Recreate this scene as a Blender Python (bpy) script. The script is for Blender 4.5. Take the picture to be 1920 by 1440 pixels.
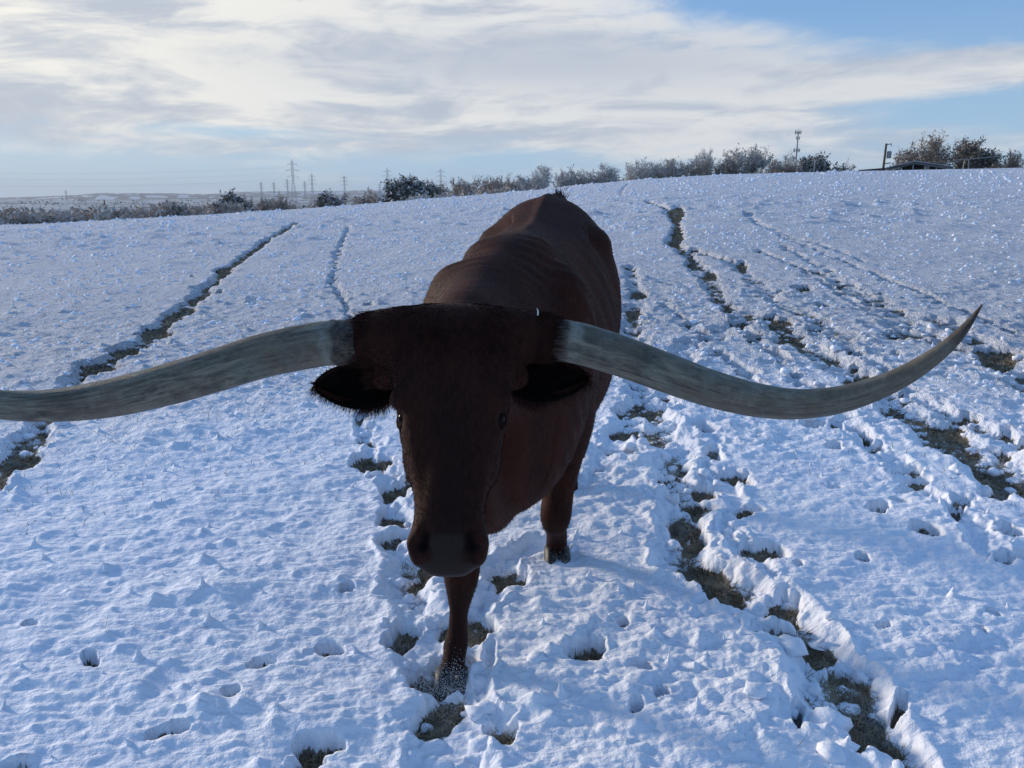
import bpy, bmesh, math, random
import numpy as np
from mathutils import Vector, Matrix, noise as mnoise

for o in list(bpy.data.objects):
    bpy.data.objects.remove(o)
scene = bpy.context.scene
R = math.radians
rng = np.random.default_rng(11)
random.seed(5)

# ------------------------------------------------------------------ camera
CAM_H = 1.5
PITCH = R(13.2)
FPX = 1500.0
cam_data = bpy.data.cameras.new('camera')
cam = bpy.data.objects.new('camera', cam_data)
scene.collection.objects.link(cam)
cam.location = (0, 0, CAM_H)
cam.rotation_euler = (R(90) - PITCH, 0, 0)
cam_data.sensor_width = 36
cam_data.lens = FPX / 1920 * 36
cam_data.clip_start = 0.05
cam_data.clip_end = 20000
scene.camera = cam

# ------------------------------------------------------------------ light
SUN_EL, SUN_AZ = 12.0, -58.0          # azimuth measured from +Y towards +X
world = bpy.data.worlds.new('World')
scene.world = world
world.use_nodes = True

sun_d = bpy.data.lights.new('sun', 'SUN')
sun_d.energy = 3.0
sun_d.angle = R(8)
sun_d.color = (1.0, 0.86, 0.70)
sun = bpy.data.objects.new('sun', sun_d)
scene.collection.objects.link(sun)
sd = Vector((math.sin(R(SUN_AZ)) * math.cos(R(SUN_EL)), math.cos(R(SUN_AZ)) * math.cos(R(SUN_EL)), math.sin(R(SUN_EL))))
sun.rotation_euler = sd.to_track_quat('Z', 'Y').to_euler()
sun.location = (-20, 20, 15)

scene.view_settings.view_transform = 'Standard'
scene.view_settings.look = 'None'
scene.view_settings.gamma = 1
scene.view_settings.exposure = 0.24
scene.view_settings.use_curve_mapping = False
scene.cycles.max_bounces = 6
scene.cycles.volume_bounces = 0


class NT:
    """tiny helper to write node trees as expressions"""
    def __init__(self, tree):
        self.t = tree
        self.n = tree.nodes
        self.l = tree.links

    def put(self, sock, v):
        if isinstance(v, bpy.types.NodeSocket):
            self.l.new(v, sock)
        elif v is not None:
            if hasattr(sock, 'default_value'):
                if sock.type == 'RGBA' and len(v) == 3:
                    v = (*v, 1)
                sock.default_value = v

    def m(self, op, a, b=None, c=None, clamp=False):
        n = self.n.new('ShaderNodeMath')
        n.operation = op
        n.use_clamp = clamp
        for i, v in enumerate((a, b, c)):
            if v is not None:
                self.put(n.inputs[i], v)
        return n.outputs[0]

    def noise(self, vec, scale=1, detail=4, rough=.5, dist=0, lac=2.0):
        n = self.n.new('ShaderNodeTexNoise')
        self.put(n.inputs['Vector'], vec)
        n.inputs['Scale'].default_value = scale
        n.inputs['Detail'].default_value = detail
        n.inputs['Roughness'].default_value = rough
        n.inputs['Distortion'].default_value = dist
        n.inputs['Lacunarity'].default_value = lac
        return n.outputs[0]

    def voro(self, vec, scale=1, feature='F1', rand=1):
        n = self.n.new('ShaderNodeTexVoronoi')
        n.feature = feature
        self.put(n.inputs['Vector'], vec)
        n.inputs['Scale'].default_value = scale
        n.inputs['Randomness'].default_value = rand
        return n.outputs[0]

    def xyz(self, x, y, z=0.0):
        n = self.n.new('ShaderNodeCombineXYZ')
        for i, v in enumerate((x, y, z)):
            self.put(n.inputs[i], v)
        return n.outputs[0]

    def sep(self, v):
        n = self.n.new('ShaderNodeSeparateXYZ')
        self.put(n.inputs[0], v)
        return n.outputs

    def ramp(self, v, lo, hi, a=0., b=1., smooth=True):
        n = self.n.new('ShaderNodeMapRange')
        n.interpolation_type = 'SMOOTHSTEP' if smooth else 'LINEAR'
        self.put(n.inputs[0], v)
        for i, q in enumerate((lo, hi, a, b)):
            n.inputs[i + 1].default_value = q
        return n.outputs[0]

    def mix(self, f, a, b, mode='MIX'):
        n = self.n.new('ShaderNodeMix')
        n.data_type = 'RGBA'
        n.blend_type = mode
        self.put(n.inputs[0], f)
        self.put(n.inputs[6], a)
        self.put(n.inputs[7], b)
        return n.outputs[2]

    def mapping(self, vec, scale=(1, 1, 1), rot=(0, 0, 0), loc=(0, 0, 0)):
        n = self.n.new('ShaderNodeMapping')
        self.put(n.inputs[0], vec)
        n.inputs['Scale'].default_value = scale
        n.inputs['Rotation'].default_value = rot
        n.inputs['Location'].default_value = loc
        return n.outputs[0]

    def attr(self, name):
        n = self.n.new('ShaderNodeAttribute')
        n.attribute_name = name
        return n.outputs['Fac']


# ---- world: clear winter sky with a broad deck of thin cloud
w = NT(world.node_tree)
w.n.clear()
tc = w.n.new('ShaderNodeTexCoord').outputs['Generated']
dx, dy, dz = w.sep(tc)
az = w.m('ARCTAN2', dx, dy)
el = w.m('ARCSINE', dz)
sky = w.n.new('ShaderNodeTexSky')
sky.sky_type = 'NISHITA'
sky.sun_disc = False
sky.sun_elevation = R(SUN_EL)
sky.sun_rotation = R(SUN_AZ)
sky.altitude = 200
sky.air_density = 1.0
sky.dust_density = 0.4
sky.ozone_density = 2.0


def blob(ca, ce, ra, re, slope=0.0):
    """soft ellipse at azimuth/elevation (radians), optional tilt"""
    a = w.m('SUBTRACT', az, ca)
    e = w.m('SUBTRACT', w.m('SUBTRACT', el, ce), w.m('MULTIPLY', a, slope))
    q = w.m('ADD', w.m('POWER', w.m('ABSOLUTE', w.m('DIVIDE', a, ra)), 2.0), w.m('POWER', w.m('ABSOLUTE', w.m('DIVIDE', e, re)), 2.0))
    return w.m('EXPONENT', w.m('MULTIPLY', q, -1.0))


den = w.m('ADD', w.m('MAXIMUM', dz, 0.0), 0.13)
px_ = w.m('DIVIDE', dx, den)
py_ = w.m('DIVIDE', dy, den)
base = w.xyz(px_, py_, 0.0)
elc = w.m('MULTIPLY', w.m('POWER', w.m('MAXIMUM', el, .0), .8), 1.0)
tilt = w.m('ADD', elc, w.m('MULTIPLY', az, -.035))
big = w.noise(w.xyz(w.m('MULTIPLY', az, 2.6), w.m('MULTIPLY', tilt, 8.5), 1.7), 1.0, 6, .55, .55)
fine = w.noise(w.xyz(w.m('MULTIPLY', az, 9.0), w.m('MULTIPLY', tilt, 30.0), 4.1), 1.0, 9, .62, .6)
high = w.noise(w.mapping(base, (.8, 1.5, 1), (0, 0, .35), (3.1, 1.7, 0)), 1.0, 7, .58, .7)
up = w.ramp(el, .30, .50)
big = w.m('ADD', w.m('MULTIPLY', big, w.m('SUBTRACT', 1.0, up)), w.m('MULTIPLY', high, up))
streak = w.noise(w.xyz(w.m('MULTIPLY', az, 3.2), w.m('MULTIPLY', w.m('ADD', el, w.m('MULTIPLY', az, -.03)), 26.0), 2.0), 1.0, 5, .5, .5)

cover = w.m('ADD', w.m('MULTIPLY', big, .95), w.m('MULTIPLY', fine, .60))
cover = w.m('ADD', cover, -.025)
cover = w.m('ADD', cover, w.m('MULTIPLY', streak, .10))
# where the deck lies: thick to the left, open to the upper right and overhead
cover = w.m('ADD', cover, .03)
# where the deck lies: thick to the left, open to the upper right and overhead
bias = blob(-.45, .17, .95, .13)
bias = w.m('ADD', bias, w.m('MULTIPLY', blob(.0, .11, .60, .05), .55))
bias = w.m('ADD', bias, w.m('MULTIPLY', blob(.48, .130, .26, .014, .02), .9))
bias = w.m('ADD', bias, w.m('MULTIPLY', blob(.05, .20, .25, .03, -.05), .25))
bias = w.m('SUBTRACT', bias, w.m('MULTIPLY', blob(.42, .215, .33, .054), 1.6))
bias = w.m('SUBTRACT', bias, w.m('MULTIPLY', blob(.56, .092, .24, .022), .9))
bias = w.m('SUBTRACT', bias, w.m('MULTIPLY', blob(-.5, .03, .5, .025), .55))
bias = w.m('SUBTRACT', bias, w.m('MULTIPLY', blob(-.28, .073, .16, .010), .7))
over = w.ramp(el, .26, .65, 0, .45)
cover = w.m('ADD', cover, w.m('MULTIPLY', bias, .42))
cover = w.m('SUBTRACT', cover, over)
cmask = w.ramp(cover, .72, 1.12)
horizon = w.ramp(el, .0, .05)
cmask = w.m('MULTIPLY', cmask, w.m('ADD', w.m('MULTIPLY', horizon, .75), .25))
# cloud brightness: cream where thin and towards the sun, lilac grey underneath
shade = w.noise(w.xyz(w.m('MULTIPLY', az, 2.9), w.m('MULTIPLY', tilt, 12.0), 8.8), 1.0, 7, .58, .9)
shade = w.ramp(w.m('ADD', w.m('MULTIPLY', shade, .62), w.m('MULTIPLY', fine, .38)), .41, .57)
dark = w.m('MAXIMUM', w.m('MULTIPLY', blob(.05, .150, .30, .030), .8), w.m('MULTIPLY', blob(-.62, .10, .16, .03, -.25), .9))
shade = w.m('MULTIPLY', shade, w.m('SUBTRACT', 1.0, dark))
sunward = w.m('MAXIMUM', blob(-.75, .2, .60, .22), w.m('MULTIPLY', blob(-.3, .085, .3, .02), .6))
c_light = w.mix(sunward, (4.35, 4.4, 4.45), (6.0, 5.7, 5.0))
c_dark = w.mix(sunward, (2.75, 3.05, 3.6), (3.2, 3.4, 3.75))
cloud = w.mix(shade, c_dark, c_light)
# pale air low down
blue = w.mix(w.ramp(el, .0, .20, .93, .05, False), w.mix(.62, sky.outputs[0], (.95, 2.05, 4.3)), (2.2, 3.35, 4.35))
blue = w.mix(w.m('MULTIPLY', blob(-.55, .0, .35, .05), .6), blue, (3.5, 4.0, 4.3))
skycol = w.mix(w.m('MULTIPLY', cmask, .93), blue, cloud)
bg = w.n.new('ShaderNodeBackground')
bg.inputs['Strength'].default_value = 0.15
w.l.new(skycol, bg.inputs['Color'])
wo = w.n.new('ShaderNodeOutputWorld')
w.l.new(bg.outputs[0], wo.inputs['Surface'])

# ------------------------------------------------------------------ helpers
col = scene.collection


def ray(px, py):
    f = Vector((0, math.cos(PITCH), -math.sin(PITCH)))
    u = Vector((0, math.sin(PITCH), math.cos(PITCH)))
    return f + Vector((1, 0, 0)) * ((px - 960) / FPX) + u * ((720 - py) / FPX)


def P(px, py, Y):
    """place in the field, seen in that direction, Y metres ahead"""
    d = ray(px, py)
    return Vector((0, 0, CAM_H)) + d * (Y / d.y)


def azel(px, py):
    d = ray(px, py)
    return math.atan2(d.x, d.y), math.atan2(d.z, math.hypot(d.x, d.y))


def tag(o, label=None, cat=None, group=None, kind=None):
    if label: o['label'] = label
    if cat: o['category'] = cat
    if group: o['group'] = group
    if kind: o['kind'] = kind
    return o


def link(name, me, mats, parent=None):
    o = bpy.data.objects.new(name, me)
    col.objects.link(o)
    for m in ([] if mats is None else mats if isinstance(mats, (list, tuple)) else [mats]):
        if m is not None and m.name not in me.materials:
            me.materials.append(m)
    if parent is not None:
        o.parent = parent
        o.matrix_parent_inverse = parent.matrix_world.inverted()
    return o


def empty(name, loc):
    o = bpy.data.objects.new(name, None)
    col.objects.link(o)
    o.location = loc
    o.empty_display_size = .2
    bpy.context.view_layer.update()
    return o


def mesh_np(name, verts, faces, smooth=True):
    """verts (n,3); faces list or array of equal-length rows"""
    me = bpy.data.meshes.new(name)
    verts = np.asarray(verts, dtype=np.float32)
    faces = np.asarray(faces, dtype=np.int32)
    k = faces.shape[1]
    me.vertices.add(len(verts))
    me.vertices.foreach_set('co', verts.ravel())
    me.loops.add(faces.size)
    me.loops.foreach_set('vertex_index', faces.ravel())
    me.polygons.add(len(faces))
    me.polygons.foreach_set('loop_start', np.arange(0, faces.size, k, dtype=np.int32))
    me.polygons.foreach_set('use_smooth', np.full(len(faces), smooth))
    me.update(calc_edges=True)
    me.validate()
    return me


def set_attr(me, name, arr):
    a = me.attributes.new(name, 'FLOAT', 'POINT')
    a.data.foreach_set('value', np.asarray(arr, dtype=np.float32).ravel())


# numpy gradient noise --------------------------------------------------
def _h(ix, iy, seed):
    n = (ix.astype(np.int64) * 374761393 + iy.astype(np.int64) * 668265263 + seed * 1442695041) & 0xffffffff
    n = ((n ^ (n >> 13)) * 1274126177) & 0xffffffff
    n = (n ^ (n >> 16)) & 0xffffffff
    return n


def _hf(ix, iy, seed):
    return (_h(ix, iy, seed) & 0xffffff).astype(np.float32) / float(0xffffff)


def perlin(x, y, seed=0):
    ix = np.floor(x); iy = np.floor(y)
    fx = (x - ix).astype(np.float32); fy = (y - iy).astype(np.float32)
    u = fx * fx * fx * (fx * (fx * 6 - 15) + 10); v = fy * fy * fy * (fy * (fy * 6 - 15) + 10)

    def g(ox, oy):
        a = _hf(ix + ox, iy + oy, seed) * (2 * np.pi)
        return np.cos(a) * (fx - ox) + np.sin(a) * (fy - oy)
    a = g(0, 0) * (1 - u) + g(1, 0) * u
    b = g(0, 1) * (1 - u) + g(1, 1) * u
    return (a * (1 - v) + b * v) * 1.5


def fbm(x, y, seed=0, octv=4, gain=.5):
    s = 0; a = 1
    for i in range(octv):
        s = s + a * perlin(x * 2 ** i, y * 2 ** i, seed + i * 17)
        a *= gain
    return s


def worley(x, y, seed=0):
    ix = np.floor(x); iy = np.floor(y)
    best = np.full(x.shape, 9.0, np.float32)
    for ox in (-1, 0, 1):
        for oy in (-1, 0, 1):
            cx = ix + ox; cy = iy + oy
            d = (cx + _hf(cx, cy, seed) - x) ** 2 + (cy + _hf(cx, cy, seed + 1) - y) ** 2
            best = np.minimum(best, d.astype(np.float32))
    return np.sqrt(best)


def lumps(x, y, cell, seed, prob=1., sharp=False, rmin=.3, rmax=.7):
    """height 0..1 of round lumps (or sharp peaks) scattered one per cell"""
    x = x / cell; y = y / cell
    ix = np.floor(x); iy = np.floor(y)
    best = np.zeros(x.shape, np.float32)
    for ox in (-1, 0, 1):
        for oy in (-1, 0, 1):
            cx = ix + ox; cy = iy + oy
            r = rmin + (rmax - rmin) * _hf(cx, cy, seed + 2)
            on = _hf(cx, cy, seed + 3) < prob
            d = np.sqrt((cx + _hf(cx, cy, seed) - x) ** 2 + (cy + _hf(cx, cy, seed + 1) - y) ** 2) / r
            if sharp:
                hgt = np.clip(1 - d, 0, 1) ** 1.9 * (.25 + .75 * _hf(cx, cy, seed + 5) ** 2)
            else:
                hgt = np.sqrt(np.clip(1 - d * d, 0, 1)) * r / rmax
            best = np.maximum(best, np.where(on, hgt, 0).astype(np.float32))
    return best


def sstep(a, b, x):
    t = np.clip((x - a) / (b - a), 0, 1)
    return t * t * (3 - 2 * t)


# ------------------------------------------------------------------ materials
def material(name, build):
    m = bpy.data.materials.new(name)
    m.use_nodes = True
    t = NT(m.node_tree)
    b = t.n['Principled BSDF']
    build(t, b)
    return m


def bump(t, b, h, strength=.5, dist=.01, prev=None):
    n = t.n.new('ShaderNodeBump')
    n.inputs['Strength'].default_value = strength
    n.inputs['Distance'].default_value = dist
    t.put(n.inputs['Height'], h)
    if prev is not None:
        t.l.new(prev, n.inputs['Normal'])
    if b is not None:
        t.l.new(n.outputs[0], b.inputs['Normal'])
    return n.outputs[0]


def objco(t):
    return t.n.new('ShaderNodeTexCoord').outputs['Object']


def plain(name, c, rough=.7, var=.25, scale=6., metal=0.):
    def f(t, b):
        n = t.noise(objco(t), scale, 5, .6)
        c2 = tuple(v * (1 - var) for v in c)
        t.put(b.inputs['Base Color'], t.mix(t.ramp(n, .35, .65), c2, c))
        b.inputs['Roughness'].default_value = rough
        b.inputs['Metallic'].default_value = metal
        bump(t, b, n, .3, .01)
    return material(name, f)


def m_snow(t, b):
    co = objco(t)
    bare = t.attr('bare')
    far = t.attr('far')
    dist = t.n.new('ShaderNodeVectorMath'); dist.operation = 'LENGTH'
    t.l.new(co, dist.inputs[0])
    r = dist.outputs['Value']
    grain = t.noise(co, 160, 3, .6)
    n1 = t.noise(co, 3.0, 5, .55)
    snow = t.mix(t.ramp(n1, .3, .7), (.79, .83, .92), (.86, .89, .95))
    # trodden ground: dull brown grass and dark soil, frosted in places
    g1 = t.noise(co, 34, 5, .7)
    g2 = t.noise(co, 15, 4, .65)
    soil = t.mix(t.ramp(g1, .35, .65), (.048, .038, .027), (.23, .185, .13))
    soil = t.mix(t.ramp(g2, .46, .66, 0, .7), soil, (.40, .42, .44))
    edge = t.m('ADD', bare, t.m('MULTIPLY', t.m('SUBTRACT', t.noise(co, 26, 5, .7), .5), .7))
    mk = t.ramp(edge, .42, .62)
    nearc = t.mix(mk, snow, soil)
    # beyond the crest: frosted brush and pale rimed grass
    f1 = t.noise(t.mapping(co, (.006, .0022, 1)), 1, 6, .62)
    f2 = t.noise(t.mapping(co, (.03, .006, 1)), 1, 5, .6)
    farc = t.mix(t.ramp(f1, .42, .60), (.58, .57, .55), (.34, .32, .29))
    farc = t.mix(t.ramp(f2, .52, .62, 0, .6), farc, (.16, .15, .13))
    t.put(b.inputs['Base Color'], t.mix(far, nearc, farc))
    b.inputs['Roughness'].default_value = .75
    b.inputs['Specular IOR Level'].default_value = .25
    # wind ripples, crystals, crumbs
    wco = t.mapping(co, (13, 40, 13), (0, 0, -.10))
    rip = t.noise(wco, 1.0, 3, .5, .5)
    crumb = t.noise(co, 38, 4, .65)
    tuft = t.noise(t.mapping(co, (1, .42, 1)), 7.0, 6, .72, .0)
    tuft = t.m('POWER', tuft, 2.0)
    nearf = t.ramp(r, 4, 14, 1, .35)
    midf = t.ramp(r, 4, 9, 0, 1)
    h = t.m('MULTIPLY', rip, t.m('MULTIPLY', nearf, .0105))
    h = t.m('ADD', h, t.m('MULTIPLY', crumb, .0085))
    h = t.m('ADD', h, t.m('MULTIPLY', grain, .0016))
    h = t.m('ADD', h, t.m('MULTIPLY', tuft, t.m('MULTIPLY', midf, .30)))
    big = t.noise(t.mapping(co, (.8, 1.2, 1)), 1.1, 4, .6)
    h = t.m('ADD', h, t.m('MULTIPLY', big, t.ramp(r, 12, 40, 0, .7)))
    bump(t, b, h, 1.0, 1.0)


M_SNOW = material('snow', m_snow)


def m_coat(t, b):
    co = objco(t)
    pad = t.attr('pad')
    noz = t.attr('nostril')
    frz = None
    s = t.noise(t.mapping(co, (9, 5, 3)), 1, 5, .6, .3)
    fur = t.noise(t.mapping(co, (150, 60, 45)), 1, 4, .7, .5)
    c = t.mix(t.ramp(s, .35, .7), (.0190, .0058, .0036), (.047, .0125, .0065))
    c = t.mix(t.ramp(fur, .38, .7, 0, .5), c, (.080, .022, .0105))
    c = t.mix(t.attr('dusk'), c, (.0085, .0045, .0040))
    pn = t.noise(co, 260, 3, .6)
    pc = t.mix(pn, (.016, .0095, .0070), (.036, .023, .018))
    padn = t.ramp(t.m('ADD', pad, t.m('MULTIPLY', t.m('SUBTRACT', t.noise(co, 120, 4, .7), .5), .7)), .3, .8)
    c = t.mix(padn, c, pc)
    c = t.mix(noz, c, (.004, .003, .003))
    snowy = t.ramp(t.m('ADD', t.m('MULTIPLY', t.attr('frost'), .72), t.m('MULTIPLY', t.m('SUBTRACT', t.noise(co, 70, 4, .7), .5), 1.1)), .5, .8)
    c = t.mix(snowy, c, (.42, .44, .48))
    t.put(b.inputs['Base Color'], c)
    t.put(b.inputs['Roughness'], t.ramp(pad, 0, 1, .75, .5))
    b.inputs['Specular IOR Level'].default_value = .12
    b.inputs['Sheen Weight'].default_value = .02
    b.inputs['Sheen Roughness'].default_value = .4
    b.inputs['Sheen Tint'].default_value = (.55, .26, .16, 1)
    peb = t.m('MULTIPLY', t.voro(co, 190, 'F1'), pad)
    fur = t.m('ADD', t.m('MULTIPLY', fur, t.m('SUBTRACT', 1.0, pad)), peb)
    h = t.m('ADD', t.m('MULTIPLY', fur, .6), t.m('MULTIPLY', t.noise(t.mapping(co, (60, 25, 18)), 1, 3, .6), .6))
    bump(t, b, h, .5, .004)


M_COAT = material('red_brown_coat', m_coat)


def m_horn(t, b):
    co = objco(t)
    along = t.attr('along')
    around = t.attr('around')
    uv = t.xyz(t.m('MULTIPLY', along, 9), t.m('MULTIPLY', around, 2.2), t.attr('side'))
    s1 = t.noise(t.mapping(uv, (1, 2.2, 1)), 1.1, 6, .62, .8)
    s2 = t.noise(t.mapping(uv, (.9, 9, 1)), 1.0, 6, .7, .9)
    s3 = t.noise(co, 9, 5, .6, .5)
    c = t.mix(t.ramp(s1, .34, .66), (.072, .066, .050), (.26, .232, .168))
    c = t.mix(t.ramp(s3, .42, .60, 0, .7), c, (.15, .115, .083))
    c = t.mix(t.ramp(s2, .50, .68, 0, .75), c, (.045, .043, .040))
    green = t.ramp(t.noise(co, 13, 4, .6), .5, .68, 0, .38)
    c = t.mix(green, c, (.15, .205, .18))
    # amber grey towards the tip, dark brown point
    c = t.mix(t.ramp(along, .62, .85, 0, .6), c, (.15, .118, .085))
    c = t.mix(t.ramp(t.m('ADD', along, t.m('MULTIPLY', s3, .15)), .90, 1.05, 0, .85), c, (.040, .028, .024))
    # scurfy ring next to the hair
    ring = t.ramp(t.m('ADD', along, t.m('MULTIPLY', t.m('SUBTRACT', t.noise(co, 28, 4, .7), .5), .03)), .044, .060, 1, 0)
    c = t.mix(t.m('MULTIPLY', ring, .85), c, t.mix(t.ramp(t.noise(co, 60, 4, .7), .4, .6), (.012, .009, .0075), (.075, .058, .046)))
    rim = t.m('SUBTRACT', 1.0, t.m('ABSOLUTE', t.m('MULTIPLY', t.m('SUBTRACT', t.m('ADD', along, t.m('MULTIPLY', t.m('SUBTRACT', s3, .5), .05)), .066), 60.0)), clamp=True)
    c = t.mix(t.m('MULTIPLY', t.m('MULTIPLY', rim, t.ramp(t.noise(co, 45, 4, .7), .4, .6)), .5), c, (.26, .30, .28))
    t.put(b.inputs['Base Color'], c)
    scr = t.noise(t.mapping(uv, (3.5, 46, 1)), 1.0, 3, .6, 1.2)
    c = t.mix(t.ramp(scr, .60, .66, 0, .7), c, (.035, .031, .028))
    c = t.mix(t.m('MULTIPLY', t.ramp(t.noise(co, 48, 5, .7), .45, .7, 0, .30), t.m('SUBTRACT', 1.0, ring)), c, (.28, .255, .21))
    t.put(b.inputs['Base Color'], c)
    crack = t.noise(t.mapping(uv, (1.6, 30, 1)), 1.0, 4, .7, .9)
    t.put(b.inputs['Roughness'], t.ramp(s2, .3, .7, .42, .6))
    b.inputs['Specular IOR Level'].default_value = .22
    h = t.m('ADD', t.m('MULTIPLY', s1, .4), t.m('MULTIPLY', crack, .5))
    h = t.m('ADD', h, t.m('MULTIPLY', ring, t.noise(co, 120, 4, .7)))
    bump(t, b, h, .55, .004)


M_HORN = material('weathered_horn', m_horn)
M_HAIR = plain('dark_red_hair', (.034, .0105, .0062), .6, .5, 40)
M_HAIR.node_tree.nodes['Principled BSDF'].inputs['Specular IOR Level'].default_value = .12
M_HAIR2 = plain('tan_hair', (.060, .030, .019), .6, .4, 40)
M_HAIR2.node_tree.nodes['Principled BSDF'].inputs['Specular IOR Level'].default_value = .12
M_EARIN = plain('ear_lining', (.006, .005, .005), .8, .4, 60)
M_EARIN.node_tree.nodes['Principled BSDF'].inputs['Specular IOR Level'].default_value = .04
M_EYE = plain('dark_eye', (.006, .004, .004), .22, .2, 20)
M_EYE.node_tree.nodes['Principled BSDF'].inputs['Specular IOR Level'].default_value = .06
M_LID = plain('eyelid_skin', (.022, .009, .006), .9, .3, 60)
M_LID.node_tree.nodes['Principled BSDF'].inputs['Specular IOR Level'].default_value = .05
M_HOOF = plain('hoof_horn', (.020, .017, .015), .55, .4, 30)
M_SWITCH = plain('tail_hair', (.03, .014, .010), .6, .4, 40)
M_BARK = plain('frosted_bark', (.26, .25, .24), .9, .5, 3)
M_TWIG = plain('rimed_twigs', (.62, .60, .58), .9, .35, 1.2)
M_TWIGDK = plain('grey_brown_twigs', (.54, .46, .40), .9, .4, 1.2)
M_TWIGBR = plain('brown_leaf_twigs', (.38, .315, .26), .9, .4, 1.5)
M_EVER = plain('dark_evergreen_leaves', (.075, .090, .080), .8, .45, 1.5)
M_GREYLEAF = plain('rimed_grey_leaves', (.24, .25, .24), .8, .45, 1.5)
M_FROSTLEAF = plain('snow_dusted_leaves', (.66, .68, .71), .8, .3, 1.5)
M_STEEL = plain('galvanised_steel', (.26, .28, .30), .6, .2, .6, .0)
M_POLE = plain('weathered_pole_wood', (.10, .085, .07), .85, .3, 3)
M_METALWALL = plain('grey_metal_siding', (.16, .19, .21), .5, .25, .8)
M_DARK = plain('dark_opening', (.018, .022, .028), .7, .3, 2)  # near-black, also carries the painted-in shade of the barn bays
M_ROOFSNOW = plain('snowy_metal_roof', (.42, .45, .50), .6, .35, .8)
M_WHITE = plain('white_painted_wall', (.78, .78, .76), .7, .1, .8)
M_CLOD = None


def m_grass(t, b):
    co = objco(t)
    n = t.noise(co, 14, 4, .6)
    n2 = t.noise(co, 3, 3, .6)
    c = t.mix(t.ramp(n, .35, .65), (.15, .115, .070), (.42, .34, .23))
    c = t.mix(t.ramp(n2, .54, .72, 0, .75), c, (.52, .54, .55))
    t.put(b.inputs['Base Color'], c)
    b.inputs['Roughness'].default_value = .9


M_GRASS = material('dead_grass', m_grass)


def m_clod(t, b):
    co = objco(t)
    n1 = t.noise(co, 3.0, 5, .55)
    t.put(b.inputs['Base Color'], t.mix(t.ramp(n1, .3, .7), (.79, .83, .92), (.86, .89, .95)))
    b.inputs['Roughness'].default_value = .75
    b.inputs['Specular IOR Level'].default_value = .25
    bump(t, b, t.m('ADD', t.m('MULTIPLY', t.noise(co, 38, 4, .65), .006), t.m('MULTIPLY', t.noise(co, 160, 3, .6), .001)), 1, 1)


M_CLOD = material('loose_snow', m_clod)


def m_hills(t, b):
    co = objco(t)
    n = t.noise(t.mapping(co, (.004, .0016, .03)), 1, 6, .65)
    n2 = t.noise(t.mapping(co, (.02, .006, .1)), 1, 4, .6)
    wood = t.attr('wood')
    k = t.ramp(t.m('ADD', t.m('MULTIPLY', n, .8), t.m('MULTIPLY', wood, .6)), .50, .66)
    c = t.mix(k, (.52, .56, .60), (.085, .10, .10))
    c = t.mix(t.ramp(n2, .5, .65, 0, .4), c, (.07, .085, .085))
    t.put(b.inputs['Base Color'], c)
    b.inputs['Roughness'].default_value = .95


M_HILLS = material('wooded_hills', m_hills)

# ------------------------------------------------------------------ terrain
VALLEY = -10.0
prof = [(-300, 432), (0, 424), (250, 411), (500, 396), (650, 386), (800, 372), (900, 365), (1000, 356), (1100, 345), (1200, 336),
        (1350, 327), (1500, 323), (1700, 319), (1920, 314), (2200, 310)]
_pa = []; _pe = []
for q in prof:
    a_, e_ = azel(*q)
    _pa.append(a_); _pe.append(e_)
_pa = np.array(_pa); _pe = np.array(_pe)
CR_A = np.array([-3.2, -.7, -.3, 0., .25, .6, 3.2])
CR_R = np.array([45., 44., 48., 58., 70., 82., 82.])


def smooth_interp(a, xs, ys):
    return (np.interp(a - .03, xs, ys) + np.interp(a - .015, xs, ys) + np.interp(a, xs, ys) + np.interp(a + .015, xs, ys) + np.interp(a + .03, xs, ys)) / 5


def hill(x, y):
    """smooth terrain without the snow cover"""
    x = np.asarray(x, float); y = np.asarray(y, float)
    r = np.hypot(x, y) + 1e-6
    a = np.arctan2(x, y)
    back = sstep(.75, 1.5, np.abs(a))
    e = smooth_interp(a, _pa, _pe) * (1 - back)
    Rc = smooth_interp(a, CR_A, CR_R)
    Hc = CAM_H + Rc * np.tan(e) + back * -1.5
    t = np.clip(r / Rc, 0, 1)
    h = Hc * t ** 1.25
    d = np.clip(r - Rc, 0, None)
    fall = Hc - .075 * d * sstep(-2, 8, d)
    k = .9
    low = VALLEY + fbm(x / 500, y / 500, 91, 3) * 1.5
    fall = np.logaddexp(fall / k, low / k) * k
    return np.where(r > Rc, fall, h)


def ground_at(px, py):
    """walk the sight line until it meets the field"""
    d = ray(px, py)
    k = np.concatenate([np.linspace(1, 12, 700), np.linspace(12.05, 110, 1600)]) / math.hypot(d.x, d.y)
    X = d.x * k; Y = d.y * k; Z = CAM_H + d.z * k
    g = hill(X, Y)
    i = np.argmax(Z <= g)
    if Z[i] > g[i]:
        return None
    return float(X[i]), float(Y[i])


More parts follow.
